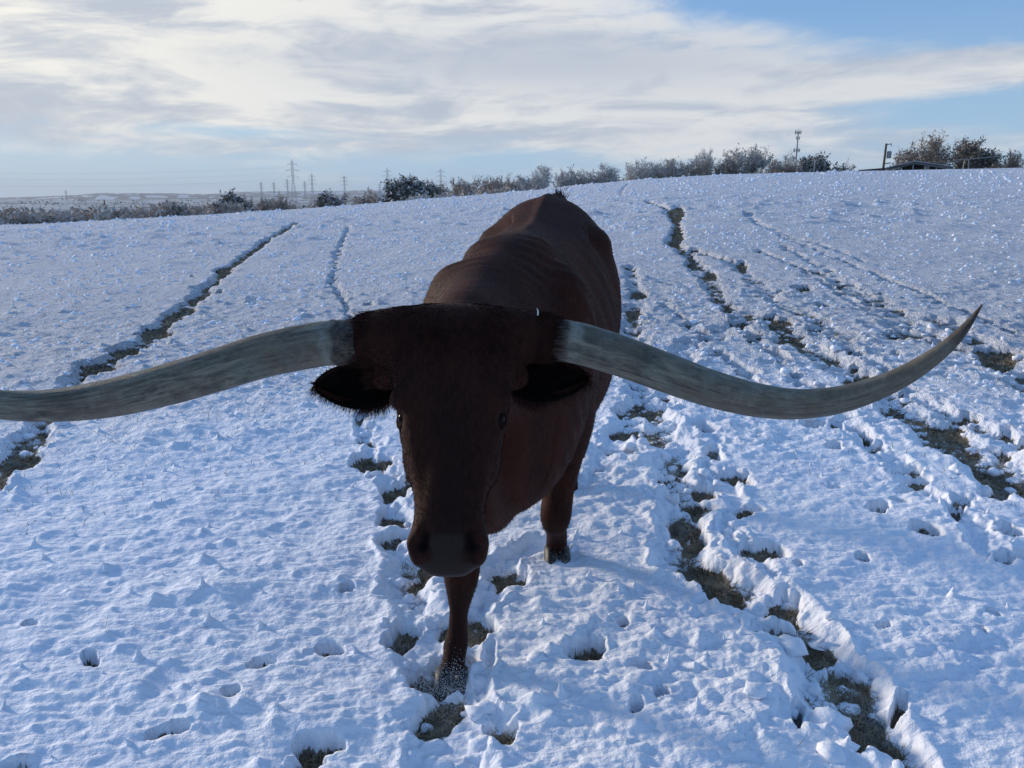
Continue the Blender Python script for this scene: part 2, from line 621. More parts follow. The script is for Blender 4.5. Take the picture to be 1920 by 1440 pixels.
# trodden paths, (points in the photograph), half width m, how bare
trails = [
    ([(556, 418), (500, 452), (430, 500), (372, 558), (300, 610), (240, 660), (165, 695)], .15, 1.0),
    ([(165, 700), (110, 740), (75, 800), (20, 850), (-60, 930)], .13, .85),
    ([(655, 425), (630, 480), (625, 530), (652, 570), (640, 640), (672, 720), (690, 800), (700, 860), (740, 920), (770, 1000)], .09, .55),
    ([(770, 1000), (765, 1080), (780, 1170), (820, 1270), (850, 1330), (850, 1400), (840, 1500)], .13, .60),
    ([(1180, 500), (1195, 560), (1182, 620), (1205, 700), (1185, 790)], .12, .6),
    ([(1215, 378), (1252, 392), (1272, 425), (1262, 455), (1290, 480), (1330, 520), (1362, 570), (1410, 590), (1455, 600), (1500, 642), (1560, 680), (1625, 722), (1700, 775)], .17, .78),
    ([(1700, 775), (1770, 810), (1850, 865), (1930, 920)], .22, .9),
    ([(1300, 470), (1370, 490), (1420, 525), (1450, 560), (1520, 590), (1600, 640)], .16, .6),
    ([(1540, 508), (1600, 545), (1680, 585), (1770, 600), (1850, 650), (1940, 700)], .17, .65),
    ([(1395, 395), (1420, 420), (1490, 445), (1580, 470), (1650, 498)], .14, .45),
    ([(1400, 595), (1330, 635), (1290, 655), (1240, 740), (1230, 800), (1262, 870), (1290, 940)], .16, .6),
    ([(1290, 940), (1275, 1000), (1300, 1060), (1390, 1110), (1490, 1170), (1560, 1250), (1600, 1330), (1680, 1400)], .14, .72),
    ([(1640, 560), (1700, 620), (1800, 650), (1870, 680), (1950, 740)], .17, .65),
    ([(1163, 364), (1170, 352), (1178, 343)], .10, .7),
    ([(1190, 770), (1160, 810), (1120, 900)], .12, .45),
    ([(850, 1180), (905, 1120), (950, 1060), (1010, 1010)], .09, .55),
    ([(1470, 462), (1560, 512), (1640, 556), (1730, 612), (1830, 668), (1940, 720)], .09, .50),
    ([(1530, 612), (1600, 660), (1690, 715), (1780, 775), (1930, 850)], .10, .52),
    ([(1340, 560), (1400, 618), (1475, 690), (1560, 762), (1640, 820)], .09, .46),
    ([(1420, 470), (1500, 500), (1590, 560), (1660, 600)], .08, .5),
    ([(1600, 700), (1700, 740), (1820, 800), (1930, 840)], .07, .5),
    ([(940, 1380), (905, 1300), (900, 1230)], .05, .5),
    ([(1460, 440), (1560, 480), (1680, 530), (1800, 580), (1940, 640)], .08, .48),
    ([(1240, 560), (1290, 600), (1330, 650), (1400, 700), (1470, 760)], .09, .50),
    ([(1560, 800), (1650, 850), (1740, 930), (1850, 1010), (1940, 1080)], .08, .48),
    ([(1330, 800), (1345, 900), (1390, 1000), (1450, 1100), (1530, 1180)], .06, .45),
    ([(1480, 760), (1560, 840), (1680, 870), (1760, 920), (1900, 1000)], .05, .25),
]
# single openings where the grass shows: px, py, half width px, half height px
holes = [
    (488, 1232, 17, 7), (436, 1298, 15, 9), (602, 1222, 16, 6), (320, 1378, 30, 6), (610, 1400, 42, 16), (575, 1425, 30, 14), (165, 1242, 12, 16), (30, 1436, 24, 8),
    (50, 1172, 8, 4), (1105, 1205, 30, 22), (1080, 1225, 20, 10), (1172, 1168, 12, 9), (1190, 1262, 22, 6), (1745, 996, 22, 8), (1885, 998, 22, 8),
    (1900, 1046, 26, 9), (1640, 950, 22, 8), (1715, 922, 26, 8), (1690, 938, 16, 6), (1570, 912, 8, 5), (1625, 820, 10, 8), (1620, 1042, 10, 6),
    (1855, 1150, 12, 7), (1480, 1190, 40, 14), (1530, 1215, 46, 20), (1570, 1250, 20, 12), (1505, 1345, 12, 24), (1600, 1390, 16, 26), (1690, 1330, 12, 26),
    (1275, 985, 28, 24), (1300, 1055, 30, 18), (1240, 900, 10, 8), (700, 862, 26, 16), (735, 915, 22, 14), (892, 1190, 26, 16), (808, 1065, 20, 14),
    (822, 1268, 46, 30), (650, 1110, 6, 3), (1870, 670, 40, 22), (1770, 800, 30, 14), (1860, 885, 36, 14), (1690, 630, 30, 8), (1478, 637, 24, 10),
    (1450, 600, 10, 14), (1605, 708, 18, 9), (1365, 575, 12, 9), (1395, 605, 14, 8), (1545, 570, 14, 5), (1505, 540, 16, 6), (1390, 498, 12, 10), (1680, 665, 10, 4),
    (1500, 722, 5, 9), (1270, 400, 14, 16), (1270, 440, 12, 20), (1262, 458, 14, 8), (1295, 488, 8, 16), (1330, 512, 10, 8), (1195, 548, 14, 8), (1188, 583, 16, 9),
    (1660, 1180, 7, 5), (1830, 1180, 7, 5), (1500, 1060, 7, 4), (1380, 1120, 8, 5), (1235, 1310, 9, 6), (1200, 1330, 12, 5),
    (900, 530, 8, 3), (690, 570, 6, 3), (362, 519, 3, 2), (1120, 880, 8, 4), (240, 655, 26, 10), (180, 690, 34, 16), (290, 622, 26, 12),
    (420, 505, 14, 7), (350, 580, 14, 8), (410, 380 + 170, 3, 2), (40, 860, 34, 14), (1870, 930, 30, 14), 
]

az_d = np.linspace(R(-37), R(37), 810)
az_l = np.linspace(-math.pi, R(-37), 70)[:-1]
az_r = np.linspace(R(37), math.pi, 70)[1:]
AZ = np.concatenate([az_l, az_d, az_r[:-1]])
RR = np.concatenate([np.linspace(.05, 1.55, 14)[:-1], np.geomspace(1.55, 12, 570)[:-1], np.geomspace(12, 40, 190)[:-1], np.geomspace(40, 125, 105)[:-1],
                     np.geomspace(125, 700, 46)[:-1], np.geomspace(700, 9000, 26)])
na, nr = len(AZ), len(RR)
A2, R2 = np.meshgrid(AZ, RR)
X = R2 * np.sin(A2); Y = R2 * np.cos(A2)
space = np.gradient(RR)[:, None] * np.ones((1, na))      # row spacing, to leave out relief the mesh cannot carry


def keep(wave):
    return 1 - sstep(.28, .75, space / wave)


H = hill(X, Y)
near = R2 < 130
# domain wobble gives every edge a ragged line
wx = fbm(X / .35, Y / .35, 3, 4, .6) * .06
wy = fbm(X / .35, Y / .35, 33, 4, .6) * .06
path = np.zeros_like(X); steps = []
patch = np.clip(.5 + fbm(X / .55, Y / .75, 101, 3) * .9, 0, 1)
for pts, hw, amt in trails:
    g = [ground_at(*p) for p in pts]
    g = [q for q in g if q]
    cum = 0.
    for (x0, y0), (x1, y1) in zip(g[:-1], g[1:]):
        L = math.hypot(x1 - x0, y1 - y0)
        if L < 1e-4: continue
        lo = min(math.hypot(x0, y0), math.hypot(x1, y1)) - 1.2
        hi = max(math.hypot(x0, y0), math.hypot(x1, y1)) + 1.2
        rows = np.where((RR > lo) & (RR < hi))[0]
        if len(rows) == 0: continue
        sl = slice(rows[0], rows[-1] + 1)
        xs = X[sl] + wx[sl] * 1.3; ys = Y[sl] + wy[sl] * 1.3
        t = np.clip(((xs - x0) * (x1 - x0) + (ys - y0) * (y1 - y0)) / L ** 2, 0, 1)
        d = np.hypot(xs - (x0 + t * (x1 - x0)), ys - (y0 + t * (y1 - y0)))
        path[sl] = np.maximum(path[sl], amt * np.clip(1.45 - d / hw * (.95 + .3 * patch[sl]), 0, 1.05) * (.72 + .5 * patch[sl]))
        # hoof prints along the way
        s = (-cum) % .42
        while s < L:
            f = s / L
            off = random.choice((-1, 1)) * hw * .45
            steps.append((x0 + f * (x1 - x0) + off * (y1 - y0) / L + random.gauss(0, .03), y0 + f * (y1 - y0) - off * (x1 - x0) / L + random.gauss(0, .03), .040 + .03 * random.random(), amt))
            s += .42 * random.uniform(.75, 1.3)
        cum += L
print_field = np.zeros_like(X)
n_st = fbm(X / .05, Y / .05, 23, 3, .6)


def stamp(cx, cy, rx, ry, amt):
    r0 = math.hypot(cx, cy); m = max(rx, ry) * 2 + .1
    rows = np.where((RR > r0 - m) & (RR < r0 + m))[0]
    a0 = math.atan2(cx, cy); da = m / r0
    cols = np.where((AZ > a0 - da) & (AZ < a0 + da))[0]
    if len(rows) == 0 or len(cols) == 0: return
    sl = (slice(rows[0], rows[-1] + 1), slice(cols[0], cols[-1] + 1))
    ww = min(1., min(rx, ry) / .05)
    qx = X[sl] + wx[sl] * ww - cx; qy = Y[sl] + wy[sl] * ww - cy
    ux, uy = cx / r0, cy / r0
    d = np.hypot((qx * uy - qy * ux) / rx, (qx * ux + qy * uy) / ry) + .13 * n_st[sl]
    print_field[sl] = np.maximum(print_field[sl], amt * sstep(0, 1, (1.25 - d) * 2.4))


for (sx, sy, sr, amt) in steps:
    if math.hypot(sx, sy) < 45:
        stamp(sx, sy, sr, sr * 1.35, .55 + .45 * amt)
hole_pts = []
for (hx, hy, hw, hh) in holes:
    c = ground_at(hx, hy)
    if not c: continue
    e = ground_at(hx + hw, hy); f = ground_at(hx, hy + hh)
    if not (e and f): continue
    rx = math.hypot(e[0] - c[0], e[1] - c[1]); ry = math.hypot(f[0] - c[0], f[1] - c[1])
    stamp(c[0], c[1], max(rx, .02), max(ry, .025), 1.0)
    hole_pts.append((c[0], c[1], rx, ry))

# snow relief
SN = .066
cl = sstep(.15, .7, path)                                  # 0 clean snow, 1 trampled
disturb = sstep(-.1, .5, fbm(X / 1.3, Y / 1.3, 51, 3)) * sstep(.0, 2.0, X * .6 + 1.2)   # rougher to the right
soft = fbm(X / .9, Y / .8, 5, 3) * .016 * keep(.5)
soft += fbm(X / 4.5, Y / 3.5, 7, 2) * .035
rough = fbm(X / .16, Y / .11, 9, 4, .6) * .0080 * keep(.1)
rip = perlin(X / .085 + fbm(X / .3, Y / .3, 71, 2) * .8, Y / .034 + fbm(X / .35, Y / .2, 72, 3) * .9, 73) * .0048 * keep(.034) * (1 - cl)
peaks = lumps(X + wx * .2, Y + wy * .2, .17, 21, .34, True, .20, .46) * .044 * keep(.09)
peaks += lumps(X, Y, .09, 25, .36, True, .3, .55) * .020 * keep(.06)
clus = sstep(-.35, .45, fbm(X / .8, Y / .8, 77, 2))
tufts = lumps(X + wx * .5, Y + wy * .5, .45, 41, .55, True, .35, .7) * .055 * keep(.22)
fartuft = (lumps(X + wx, Y + wy, .9, 43, .7, True, .4, .8) * .10 + lumps(X + wx, Y + wy, 1.9, 47, .6, True, .4, .8) * .12) * sstep(12, 30, R2) * keep(.55)
midt = lumps(X + wx, Y + wy, .28, 49, .6, True, .35, .7) * .05 * sstep(3.5, 9, R2) * keep(.18)
relief = soft + rough + rip + peaks * (.35 + .65 * clus) + tufts * .75 * clus + fartuft * 1.3 + midt
# slab cracks: thin open seams between snow slabs near the camera
wl = np.abs(fbm(X / .75 + .6, Y / .38, 61, 4, .55))
crack = 0 * (1 - sstep(.0, .045, wl)) * sstep(.05, .35, fbm(X / 1.6, Y / 1.2, 63, 2)) * (R2 < 7) * (Y > .5)
lump = lumps(X + wx * .6, Y + wy * .6, .085, 81, .85) * .030 * keep(.07) + lumps(X + wx, Y + wy, .15, 83, .5) * .030 * keep(.14) + lumps(X, Y, .045, 85, .8) * .012 * keep(.04)
n_tr = fbm(X / .13, Y / .13, 19, 4, .65)
crumb = lumps(X + wx * .5, Y + wy * .5, .05, 87, .62) * .017 * keep(.05) + lumps(X + wx, Y + wy, .11, 89, .42) * .032 * keep(.10) + .008 * (1 - keep(.08))
S = np.full_like(X, SN) + relief
S = S * (1 - cl) + cl * (-.003 + .045 * np.clip(1.0 - path, 0, 1) + crumb * (1.5 - .6 * path) + .010 * n_tr)
berm = np.exp(-((path - .22) / .12) ** 2) * (path > .02)
S += berm * (.002 + lump * .32) * keep(.15)
S += disturb * (lump * .35 + rough * .8) * (1 - cl) * sstep(.2, 1.2, X * .5 + .6)
pf = np.clip(print_field, 0, 1)
S = S * (1 - pf) + pf * (-.014 + .008 * n_tr)
S = S * (1 - crack * .75)
S = np.where(near, S, SN)
tufty = sstep(.03, 0.0, S) * np.abs(fbm(X / .05, Y / .05, 15, 3, .6)) * .022 * keep(.04)
bare = sstep(.024, .002, S - .014 * n_tr) * (R2 < 125)
bare = np.maximum(bare, sstep(.45, .85, pf))
Z = H - SN + S + np.where(near, tufty, 0)
far = sstep(4., 14., R2 - smooth_interp(A2, CR_A, CR_R))

verts = np.stack([X, Y, Z], -1).reshape(-1, 3)
idx = np.arange(nr * na).reshape(nr, na)
nxt = np.roll(idx, -1, axis=1)
quads = np.stack([idx[:-1], idx[1:], nxt[1:], nxt[:-1]], -1).reshape(-1, 4)
me = mesh_np('snowy_ground', verts, quads[:, ::-1])
set_attr(me, 'bare', bare)
set_attr(me, 'far', far)
ground = link('snowy_ground', me, M_SNOW)
tag(ground, kind='structure')


def gz(x, y):
    """height of the snow surface"""
    r = math.hypot(x, y); a = math.atan2(x, y)
    i = min(max(int(np.searchsorted(RR, r)) - 1, 0), nr - 2)
    j = min(max(int(np.searchsorted(AZ, a)) - 1, 0), na - 2)
    u = (r - RR[i]) / (RR[i + 1] - RR[i]); v = (a - AZ[j]) / (AZ[j + 1] - AZ[j])
    return float((Z[i, j] * (1 - u) + Z[i + 1, j] * u) * (1 - v) + (Z[i, j + 1] * (1 - u) + Z[i + 1, j + 1] * u) * v)


# ---- distant hills
def ridge(name, pts, r0, r1, seed, label_wood):
    """hills whose skyline runs through pts (photo px, py) at distance r0..r1"""
    a = [azel(*p)[0] for p in pts]; e = [azel(*p)[1] for p in pts]
    n = 420
    aa = np.linspace(a[0], a[-1], n)
    rs = np.linspace(r0, r1, 14)
    vv = []; wd = []
    for k, r in enumerate(rs):
        f = math.sin(math.pi / 2 * min(1, k / 8)) if k <= 8 else math.cos(math.pi / 2 * (k - 8) / 5)
        x = r * np.sin(aa); y = r * np.cos(aa)
        top = CAM_H + rs[8] * np.tan(np.interp(aa, a, e))
        wood = sstep(-.3, .2, fbm(aa * 40, aa * 0 + k * .7, seed, 3)) * label_wood
        tree = (np.abs(perlin(aa * 900, aa * 0 + k * 3.3, seed + 5)) * 4 + np.abs(perlin(aa * 2300, aa * 0 + k, seed + 6)) * 4 + 1) * wood
        z = VALLEY - 3 + (top - VALLEY + 3) * f + tree * f + fbm(x / 600, y / 600, seed, 2) * 2 * f
        vv.append(np.stack([x, y, z], -1)); wd.append(wood)
    vv = np.concatenate(vv)
    id_ = np.arange(14 * n).reshape(14, n)
    q = np.stack([id_[:-1, :-1], id_[:-1, 1:], id_[1:, 1:], id_[1:, :-1]], -1).reshape(-1, 4)
    m = mesh_np(name, vv, q)
    set_attr(m, 'wood', np.concatenate(wd))
    o = link(name, m, M_HILLS)
    tag(o, kind='structure')


ridge('distant_hills', [(-700, 376), (-200, 374), (0, 372), (120, 368), (190, 363), (300, 363), (420, 366), (560, 368), (700, 371)], 3600, 5200, 5, 1.0)
ridge('distant_hills', [(200, 374), (360, 367), (440, 360), (520, 359), (640, 358), (760, 356), (900, 356), (1100, 357), (1500, 360), (2300, 362)], 5200, 7200, 9, .75)

# ------------------------------------------------------------------ trees and brush
class Soup:
    def __init__(self):
        self.v = []; self.f = []

    def tube(self, p0, p1, r0, r1, k=3):
        d = (p1 - p0)
        if d.length < 1e-6: return
        q = d.to_track_quat('Z', 'Y')
        b = len(self.v)
        for (p, r) in ((p0, r0), (p1, r1)):
            for i in range(k):
                a = 2 * math.pi * i / k
                self.v.append(p + q @ Vector((math.cos(a) * r, math.sin(a) * r, 0)))
        for i in range(k):
            j = (i + 1) % k
            self.f.append((b + i, b + j, b + k + j)); self.f.append((b + i, b + k + j, b + k + i))

    def leaf(self, p, s, d=None):
        b = len(self.v)
        u = Vector((random.gauss(0, 1), random.gauss(0, 1), random.gauss(0, 1))).normalized() if d is None else d
        w_ = Vector((random.gauss(0, 1), random.gauss(0, 1), random.gauss(0, 1))).normalized()
        w_ = (w_ - u * w_.dot(u)).normalized()
        self.v += [p, p + u * s + w_ * s * .35, p + u * s * 1.6, p + u * s - w_ * s * .35]
        self.f += [(b, b + 1, b + 2), (b, b + 2, b + 3)]

    def build(self, name, mat, parent=None, smooth=False):
        if not self.f: return None
        return link(name, mesh_np(name, [tuple(v) for v in self.v], self.f, smooth), mat, parent)


def grow(tr, tw, p, d, length, rad, depth, spread, twigs):
    """recursive limb; tr gets limbs, tw gets the fine twigs"""
    n = 3
    q = p
    for i in range(n):
        d = (d + Vector((random.gauss(0, .16), random.gauss(0, .16), random.gauss(.03, .10)))).normalized()
        q2 = q + d * length / n
        r0 = rad * (1 - .45 * i / n); r1 = rad * (1 - .45 * (i + 1) / n)
        (tr if depth > 1 else tw).tube(q, q2, r0, r1, 4 if depth > 2 else 3)
        if depth > 0 and i >= 0:
            for _ in range(2 if depth > 1 else twigs):
                sd_ = Vector((random.gauss(0, 1), random.gauss(0, 1), random.gauss(.15, .6)))
                nd = (d * (1 - spread) + sd_.normalized() * spread).normalized()
                if depth > 1:
                    grow(tr, tw, q2, nd, length * random.uniform(.55, .78), r1 * .62, depth - 1, spread, twigs)
                else:
                    tl = length * random.uniform(.3, .7)
                    tw.tube(q2, q2 + nd * tl, max(r1 * .5, .020), .012, 3)
        q = q2
    return q


tree_ids = []


def make_tree(name, loc, height, width, label, cat, limb_mat, twig_mat, leaf_mat=None, leaves=0, leaf_s=.25, dens=3, trunk=.22, group=None, seed=0, leaf2=None, stems=1):
    random.seed(seed)
    t0 = empty(name, loc)
    tr = Soup(); tw = Soup(); lf = Soup(); lf2 = Soup()
    for s in range(stems):
        lean = Vector((random.gauss(0, .35), random.gauss(0, .2), 1)) if stems > 1 else Vector((random.gauss(0, .06), 0, 1))
        th = height * trunk
        p = Vector((random.gauss(0, .12) * width * (stems > 1), random.gauss(0, .12) * width * (stems > 1), -.3))
        top = p + lean.normalized() * (th + .3)
        rad = height * .028 / math.sqrt(stems)
        tr.tube(p, top, rad * 1.25, rad, 6)
        nb = 5 if stems == 1 else 3
        for i in range(nb):
            a = 2 * math.pi * (i + random.random() * .6) / nb
            d = Vector((math.cos(a) * .95, math.sin(a) * .95, random.uniform(.35, 1.3))).normalized()
            grow(tr, tw, top, d, height * .36, rad * .65, 3, .55, dens)
    allv = tr.v + tw.v
    pq = lambda l, f: sorted(l)[int(len(l) * f)]
    hx = pq([abs(v.x) for v in allv], .965); hz = pq([v.z for v in allv], .985); hy = pq([abs(v.y) for v in allv], .97)
    sx = width / 2 / hx; sz = height / hz; sy = width / 2 / hy
    for S_ in (tr, tw):
        for v in S_.v:
            v.x *= sx; v.y *= sy
            if v.z > 0: v.z *= sz
    if leaves:
        ends = tw.v
        for i in range(int(leaves * 1.5)):
            p = random.choice(ends)
            q = p + Vector((random.gauss(0, leaf_s * .8), random.gauss(0, leaf_s * .8), random.gauss(0, leaf_s * .6)))
            (lf2 if (leaf2 and random.random() < (.16 if q.z < height * .6 else .34)) else lf).leaf(q, leaf_s * random.uniform(.6, 1.4))
    tr.build('trunk', limb_mat, t0)
    crown = tw.build('crown', twig_mat, t0)
    if leaves:
        lf.build('foliage', leaf_mat, t0)
        if leaf2: lf2.build('snow_on_leaves', leaf2, t0)
    for ch in t0.children:
        ch.matrix_parent_inverse.identity()
    tag(t0, label, cat, group)
    return t0


def place(px, py_top, wpx, r, **kw):
    a, e = azel(px, py_top)
    if r < 120: r = float(smooth_interp(np.array([a]), CR_A, CR_R)[0]) + 15 + (r - 90) * .5
    x = r * math.sin(a); y = r * math.cos(a)
    zb = float(hill(x, y)) - .1
    top = CAM_H + r * math.tan(e)
    return make_tree(kw.pop('name'), (x, y, zb), top - zb, wpx / FPX * r * .93, **kw)


G1 = 'rime-covered leafless trees along the hilltop'
rime = dict(name='frosted_tree', cat='tree', limb_mat=M_BARK, twig_mat=M_TWIG, dens=4, group=G1)
shr = dict(name='frosted_shrub', cat='shrub', limb_mat=M_BARK, twig_mat=M_TWIGDK, dens=3, group='rime-covered shrubs below the crest', stems=3, trunk=.1)
ever = dict(name='evergreen_tree', cat='tree', limb_mat=M_BARK, twig_mat=M_TWIGDK, leaf_mat=M_EVER, leaf2=M_FROSTLEAF, dens=3, group='dark evergreens dusted with snow')
# left to right
place(432, 370, 48, 95, seed=1, label='dark snow-dusted evergreen bush at the right end of the left thicket', leaves=2600, leaf_s=.17, trunk=.08, stems=3, **{**ever, 'name': 'evergreen_bush', 'cat': 'bush'})
place(462, 376, 26, 100, seed=2, label='small brown shrub just right of the leftmost evergreen bush', leaves=500, leaf_s=.14, leaf_mat=M_TWIGBR, **shr)
place(498, 378, 44, 105, seed=3, label='low grey-brown shrub midway between the two small dark bushes', leaves=500, leaf_s=.14, leaf_mat=M_TWIGBR, **shr)
place(530, 374, 40, 110, seed=4, label='low grey-brown shrub left of the tallest pylon', leaves=500, leaf_s=.14, leaf_mat=M_TWIGBR, **shr)
place(622, 368, 48, 105, seed=5, label='low dark snow-dusted bush between the left track and the big dark oak', leaves=2400, leaf_s=.17, trunk=.06, stems=3, **{**ever, 'name': 'evergreen_bush', 'cat': 'bush'})
place(600, 374, 40, 125, seed=6, label='pale brown shrub behind the left edge of the low dark bush', leaves=400, leaf_s=.15, leaf_mat=M_TWIGBR, **shr)
place(694, 366, 56, 115, seed=7, label='brown frosted shrub just left of the big dark oak', leaves=700, leaf_s=.15, leaf_mat=M_TWIGBR, **shr)
place(762, 341, 78, 95, seed=8, label='broad dark evergreen oak, largest dark tree left of the steer', leaves=5200, leaf_s=.20, trunk=.12, **ever)
place(812, 346, 48, 100, seed=9, label='grey half-frosted bush against the right side of the big dark oak', leaves=900, leaf_s=.16, leaf_mat=M_GREYLEAF, **shr)
place(874, 340, 52, 92, seed=10, label='frosted shrub, left one of the pair left of the steer', leaves=400, leaf_s=.12, leaf_mat=M_FROSTLEAF, **shr)
place(920, 338, 56, 92, seed=11, label='frosted shrub, right one of the pair left of the steer', leaves=500, leaf_s=.12, leaf_mat=M_TWIGBR, **shr)
place(1002, 318, 84, 94, seed=12, label='round frosted tree standing directly behind the left of the steer', leaves=900, leaf_s=.13, leaf_mat=M_FROSTLEAF, **rime)
place(962, 340, 44, 98, seed=13, label='small frosted shrub left of the round frosted tree', leaves=300, leaf_s=.12, leaf_mat=M_FROSTLEAF, **shr)
place(1058, 325, 40, 100, seed=14, label='slim frosted tree between the round tree and the wide low tree', leaves=400, leaf_s=.13, leaf_mat=M_FROSTLEAF, **rime)
place(1084, 322, 50, 100, seed=15, label='low frosted tree joining the left side of the wide low tree', leaves=500, leaf_s=.13, leaf_mat=M_TWIGBR, **rime)
place(1126, 315, 78, 98, seed=16, label='wide low frosted tree left of the gap in the hilltop trees', leaves=900, leaf_s=.13, leaf_mat=M_FROSTLEAF, **rime)
place(1206, 306, 60, 105, seed=17, label='frosted tree at the left end of the long hilltop thicket', leaves=500, leaf_s=.13, leaf_mat=M_FROSTLEAF, **rime)
place(1240, 305, 60, 105, seed=18, label='frosted tree second from the left in the long hilltop thicket', leaves=600, leaf_s=.13, leaf_mat=M_TWIGBR, **rime)
place(1275, 303, 60, 105, seed=19, label='bushy frosted tree left of the thin upright tree', leaves=600, leaf_s=.13, leaf_mat=M_TWIGBR, **rime)
place(1322, 286, 36, 104, seed=20, label='thin upright frosted tree rising above the hilltop thicket', leaves=260, leaf_s=.12, leaf_mat=M_FROSTLEAF, **rime)
place(1316, 308, 50, 98, seed=21, label='dark low bush at the foot of the thin upright tree', leaves=1100, leaf_s=.16, leaf_mat=M_GREYLEAF, **shr)
place(1350, 304, 50, 101, seed=22, label='frosted bush filling the gap left of the tallest hilltop tree', leaves=600, leaf_s=.13, leaf_mat=M_TWIGBR, **shr)
place(1398, 280, 84, 102, seed=23, label='tallest frosted hilltop tree with a forked pale trunk', leaves=1500, leaf_s=.15, leaf_mat=M_GREYLEAF, leaf2=M_FROSTLEAF, **rime)
place(1375, 300, 60, 100, seed=24, label='grey leafy bush against the left side of the tallest hilltop tree', leaves=1100, leaf_s=.15, leaf_mat=M_GREYLEAF, leaf2=M_FROSTLEAF, **shr)
place(1446, 303, 52, 106, seed=25, label='frosted bush just right of the tallest hilltop tree', leaves=600, leaf_s=.13, leaf_mat=M_TWIGBR, **shr)
place(1480, 300, 54, 108, seed=26, label='frosted bush in front of the foot of the mobile mast', leaves=600, leaf_s=.13, leaf_mat=M_FROSTLEAF, **shr)
place(1537, 298, 68, 100, seed=27, label='round dark evergreen between the mobile mast and the barn', leaves=4600, leaf_s=.19, trunk=.12, **ever)
place(1590, 312, 24, 110, seed=28, label='tiny frosted bush left of the barn lean-to', leaves=200, leaf_s=.12, leaf_mat=M_TWIGBR, **shr)
brn = dict(name='leafy_tree', cat='tree', limb_mat=M_BARK, twig_mat=M_TWIGBR, dens=4, group='brown-leaved trees around the barn')
place(1746, 264, 80, 122, seed=29, label='large brown-leaved tree rising behind the barn roof', leaves=3400, leaf_s=.19, leaf_mat=M_TWIGBR, leaf2=M_EVER, **brn)
place(1712, 275, 50, 123, seed=30, label='lower brown-leaved tree behind the left half of the barn roof', leaves=1700, leaf_s=.19, leaf_mat=M_TWIGBR, leaf2=M_EVER, **brn)
place(1824, 270, 56, 112, seed=31, label='dense dark brown tree right of the barn', leaves=4600, leaf_s=.19, leaf_mat=M_EVER, leaf2=M_TWIGBR, **brn)
place(1886, 288, 46, 114, seed=32, label='low sparse brown tree near the right edge of the hilltop', leaves=1000, leaf_s=.15, leaf_mat=M_TWIGBR, **brn)
place(1950, 296, 60, 114, seed=33, label='low brown tree past the right edge of the hilltop', leaves=900, leaf_s=.15, leaf_mat=M_TWIGBR, **brn)

# thicket that fills the slope beyond the crest on the left and along the hilltop
random.seed(77)
th = Soup(); th2 = Soup()


def brush(S_, c, s):
    for k in range(10):
        a = random.random() * 2 * math.pi
        d = Vector((math.cos(a) * .8, math.sin(a) * .8, random.uniform(.4, 1.6))).normalized()
        p = c + Vector((random.gauss(0, .25), random.gauss(0, .25), -.2)) * s
        q = p + d * s * random.uniform(.5, .8)
        S_.tube(p, q, .04, .03, 3)
        for j in range(3):
            e = (d + Vector((random.gauss(0, .5), random.gauss(0, .5), random.gauss(.1, .4)))).normalized()
            q2 = q + e * s * random.uniform(.2, .5)
            S_.tube(q, q2, .03, .015, 3)
            for m in range(3):
                S_.leaf(q2 + Vector((random.gauss(0, .1), random.gauss(0, .1), random.gauss(0, .1))) * s, .26 * s ** .5)


for (p0, p1, y0, n, r_lo, r_hi) in ((-330, 440, 386, 520, 50, 90), (440, 560, 392, 26, 58, 90), (640, 960, 372, 40, 60, 90), (1170, 1500, 318, 36, 84, 98), (1860, 2100, 306, 10, 98, 112), (960, 1160, 342, 14, 72, 90)):
    for i in range(n):
        px = random.uniform(p0, p1)
        a, e = azel(px, y0 + random.uniform(-2, 12))
        r = random.uniform(r_lo, r_hi)
        x = r * math.sin(a); y = r * math.cos(a)
        zb = float(hill(x, y))
        s = min(max((CAM_H + r * math.tan(e) - zb) / 1.25, .8), 4.0)
        brush(th if random.random() < .86 else th2, Vector((x, y, zb)), s)
tag(th.build('brush_thicket', M_TWIGDK), 'grey leafless brush covering the slope beyond the snowy crest', 'brush', kind='stuff')
tag(th2.build('brush_thicket', M_TWIG), 'pale rimed twigs mixed through the brush beyond the crest', 'brush', kind='stuff')

# scattered bushes on the far valley floor
fb = Soup()
for i in range(420):
    px = random.uniform(-400, 960)
    r = random.uniform(260, 1500)
    a = azel(px, 370)[0]
    x = r * math.sin(a); y = r * math.cos(a); zb = float(hill(x, y))
    s = random.uniform(1.0, 2.6)
    for k in range(14):
        fb.leaf(Vector((x, y, zb)) + Vector((random.gauss(0, 1.6), random.gauss(0, 1.0), abs(random.gauss(0, .6)))) * s, s * .8)
tag(fb.build('valley_scrub', M_TWIG), 'frosted scrub scattered over the pale valley floor', 'scrub', kind='stuff')
fb = Soup()
for i in range(160):
    px = random.gauss(740, 260) if i % 2 else random.uniform(-300, 900)
    r = random.uniform(500, 2600)
    a = azel(px, 370)[0]
    x = r * math.sin(a); y = r * math.cos(a); zb = float(hill(x, y))
    s = random.uniform(1.5, 3.2)
    for k in range(16):
        fb.leaf(Vector((x, y, zb)) + Vector((random.gauss(0, 1.8), random.gauss(0, 1.0), abs(random.gauss(0, .8)))) * s, s * .8)
tag(fb.build('valley_trees', M_EVER), 'dark tree clumps dotted over the far valley floor', 'trees', kind='stuff')

# ------------------------------------------------------------------ pylons, mast, poles, barn
def bar(S_, a, b, r, k=4):
    S_.tube(Vector(a), Vector(b), r, r, k)


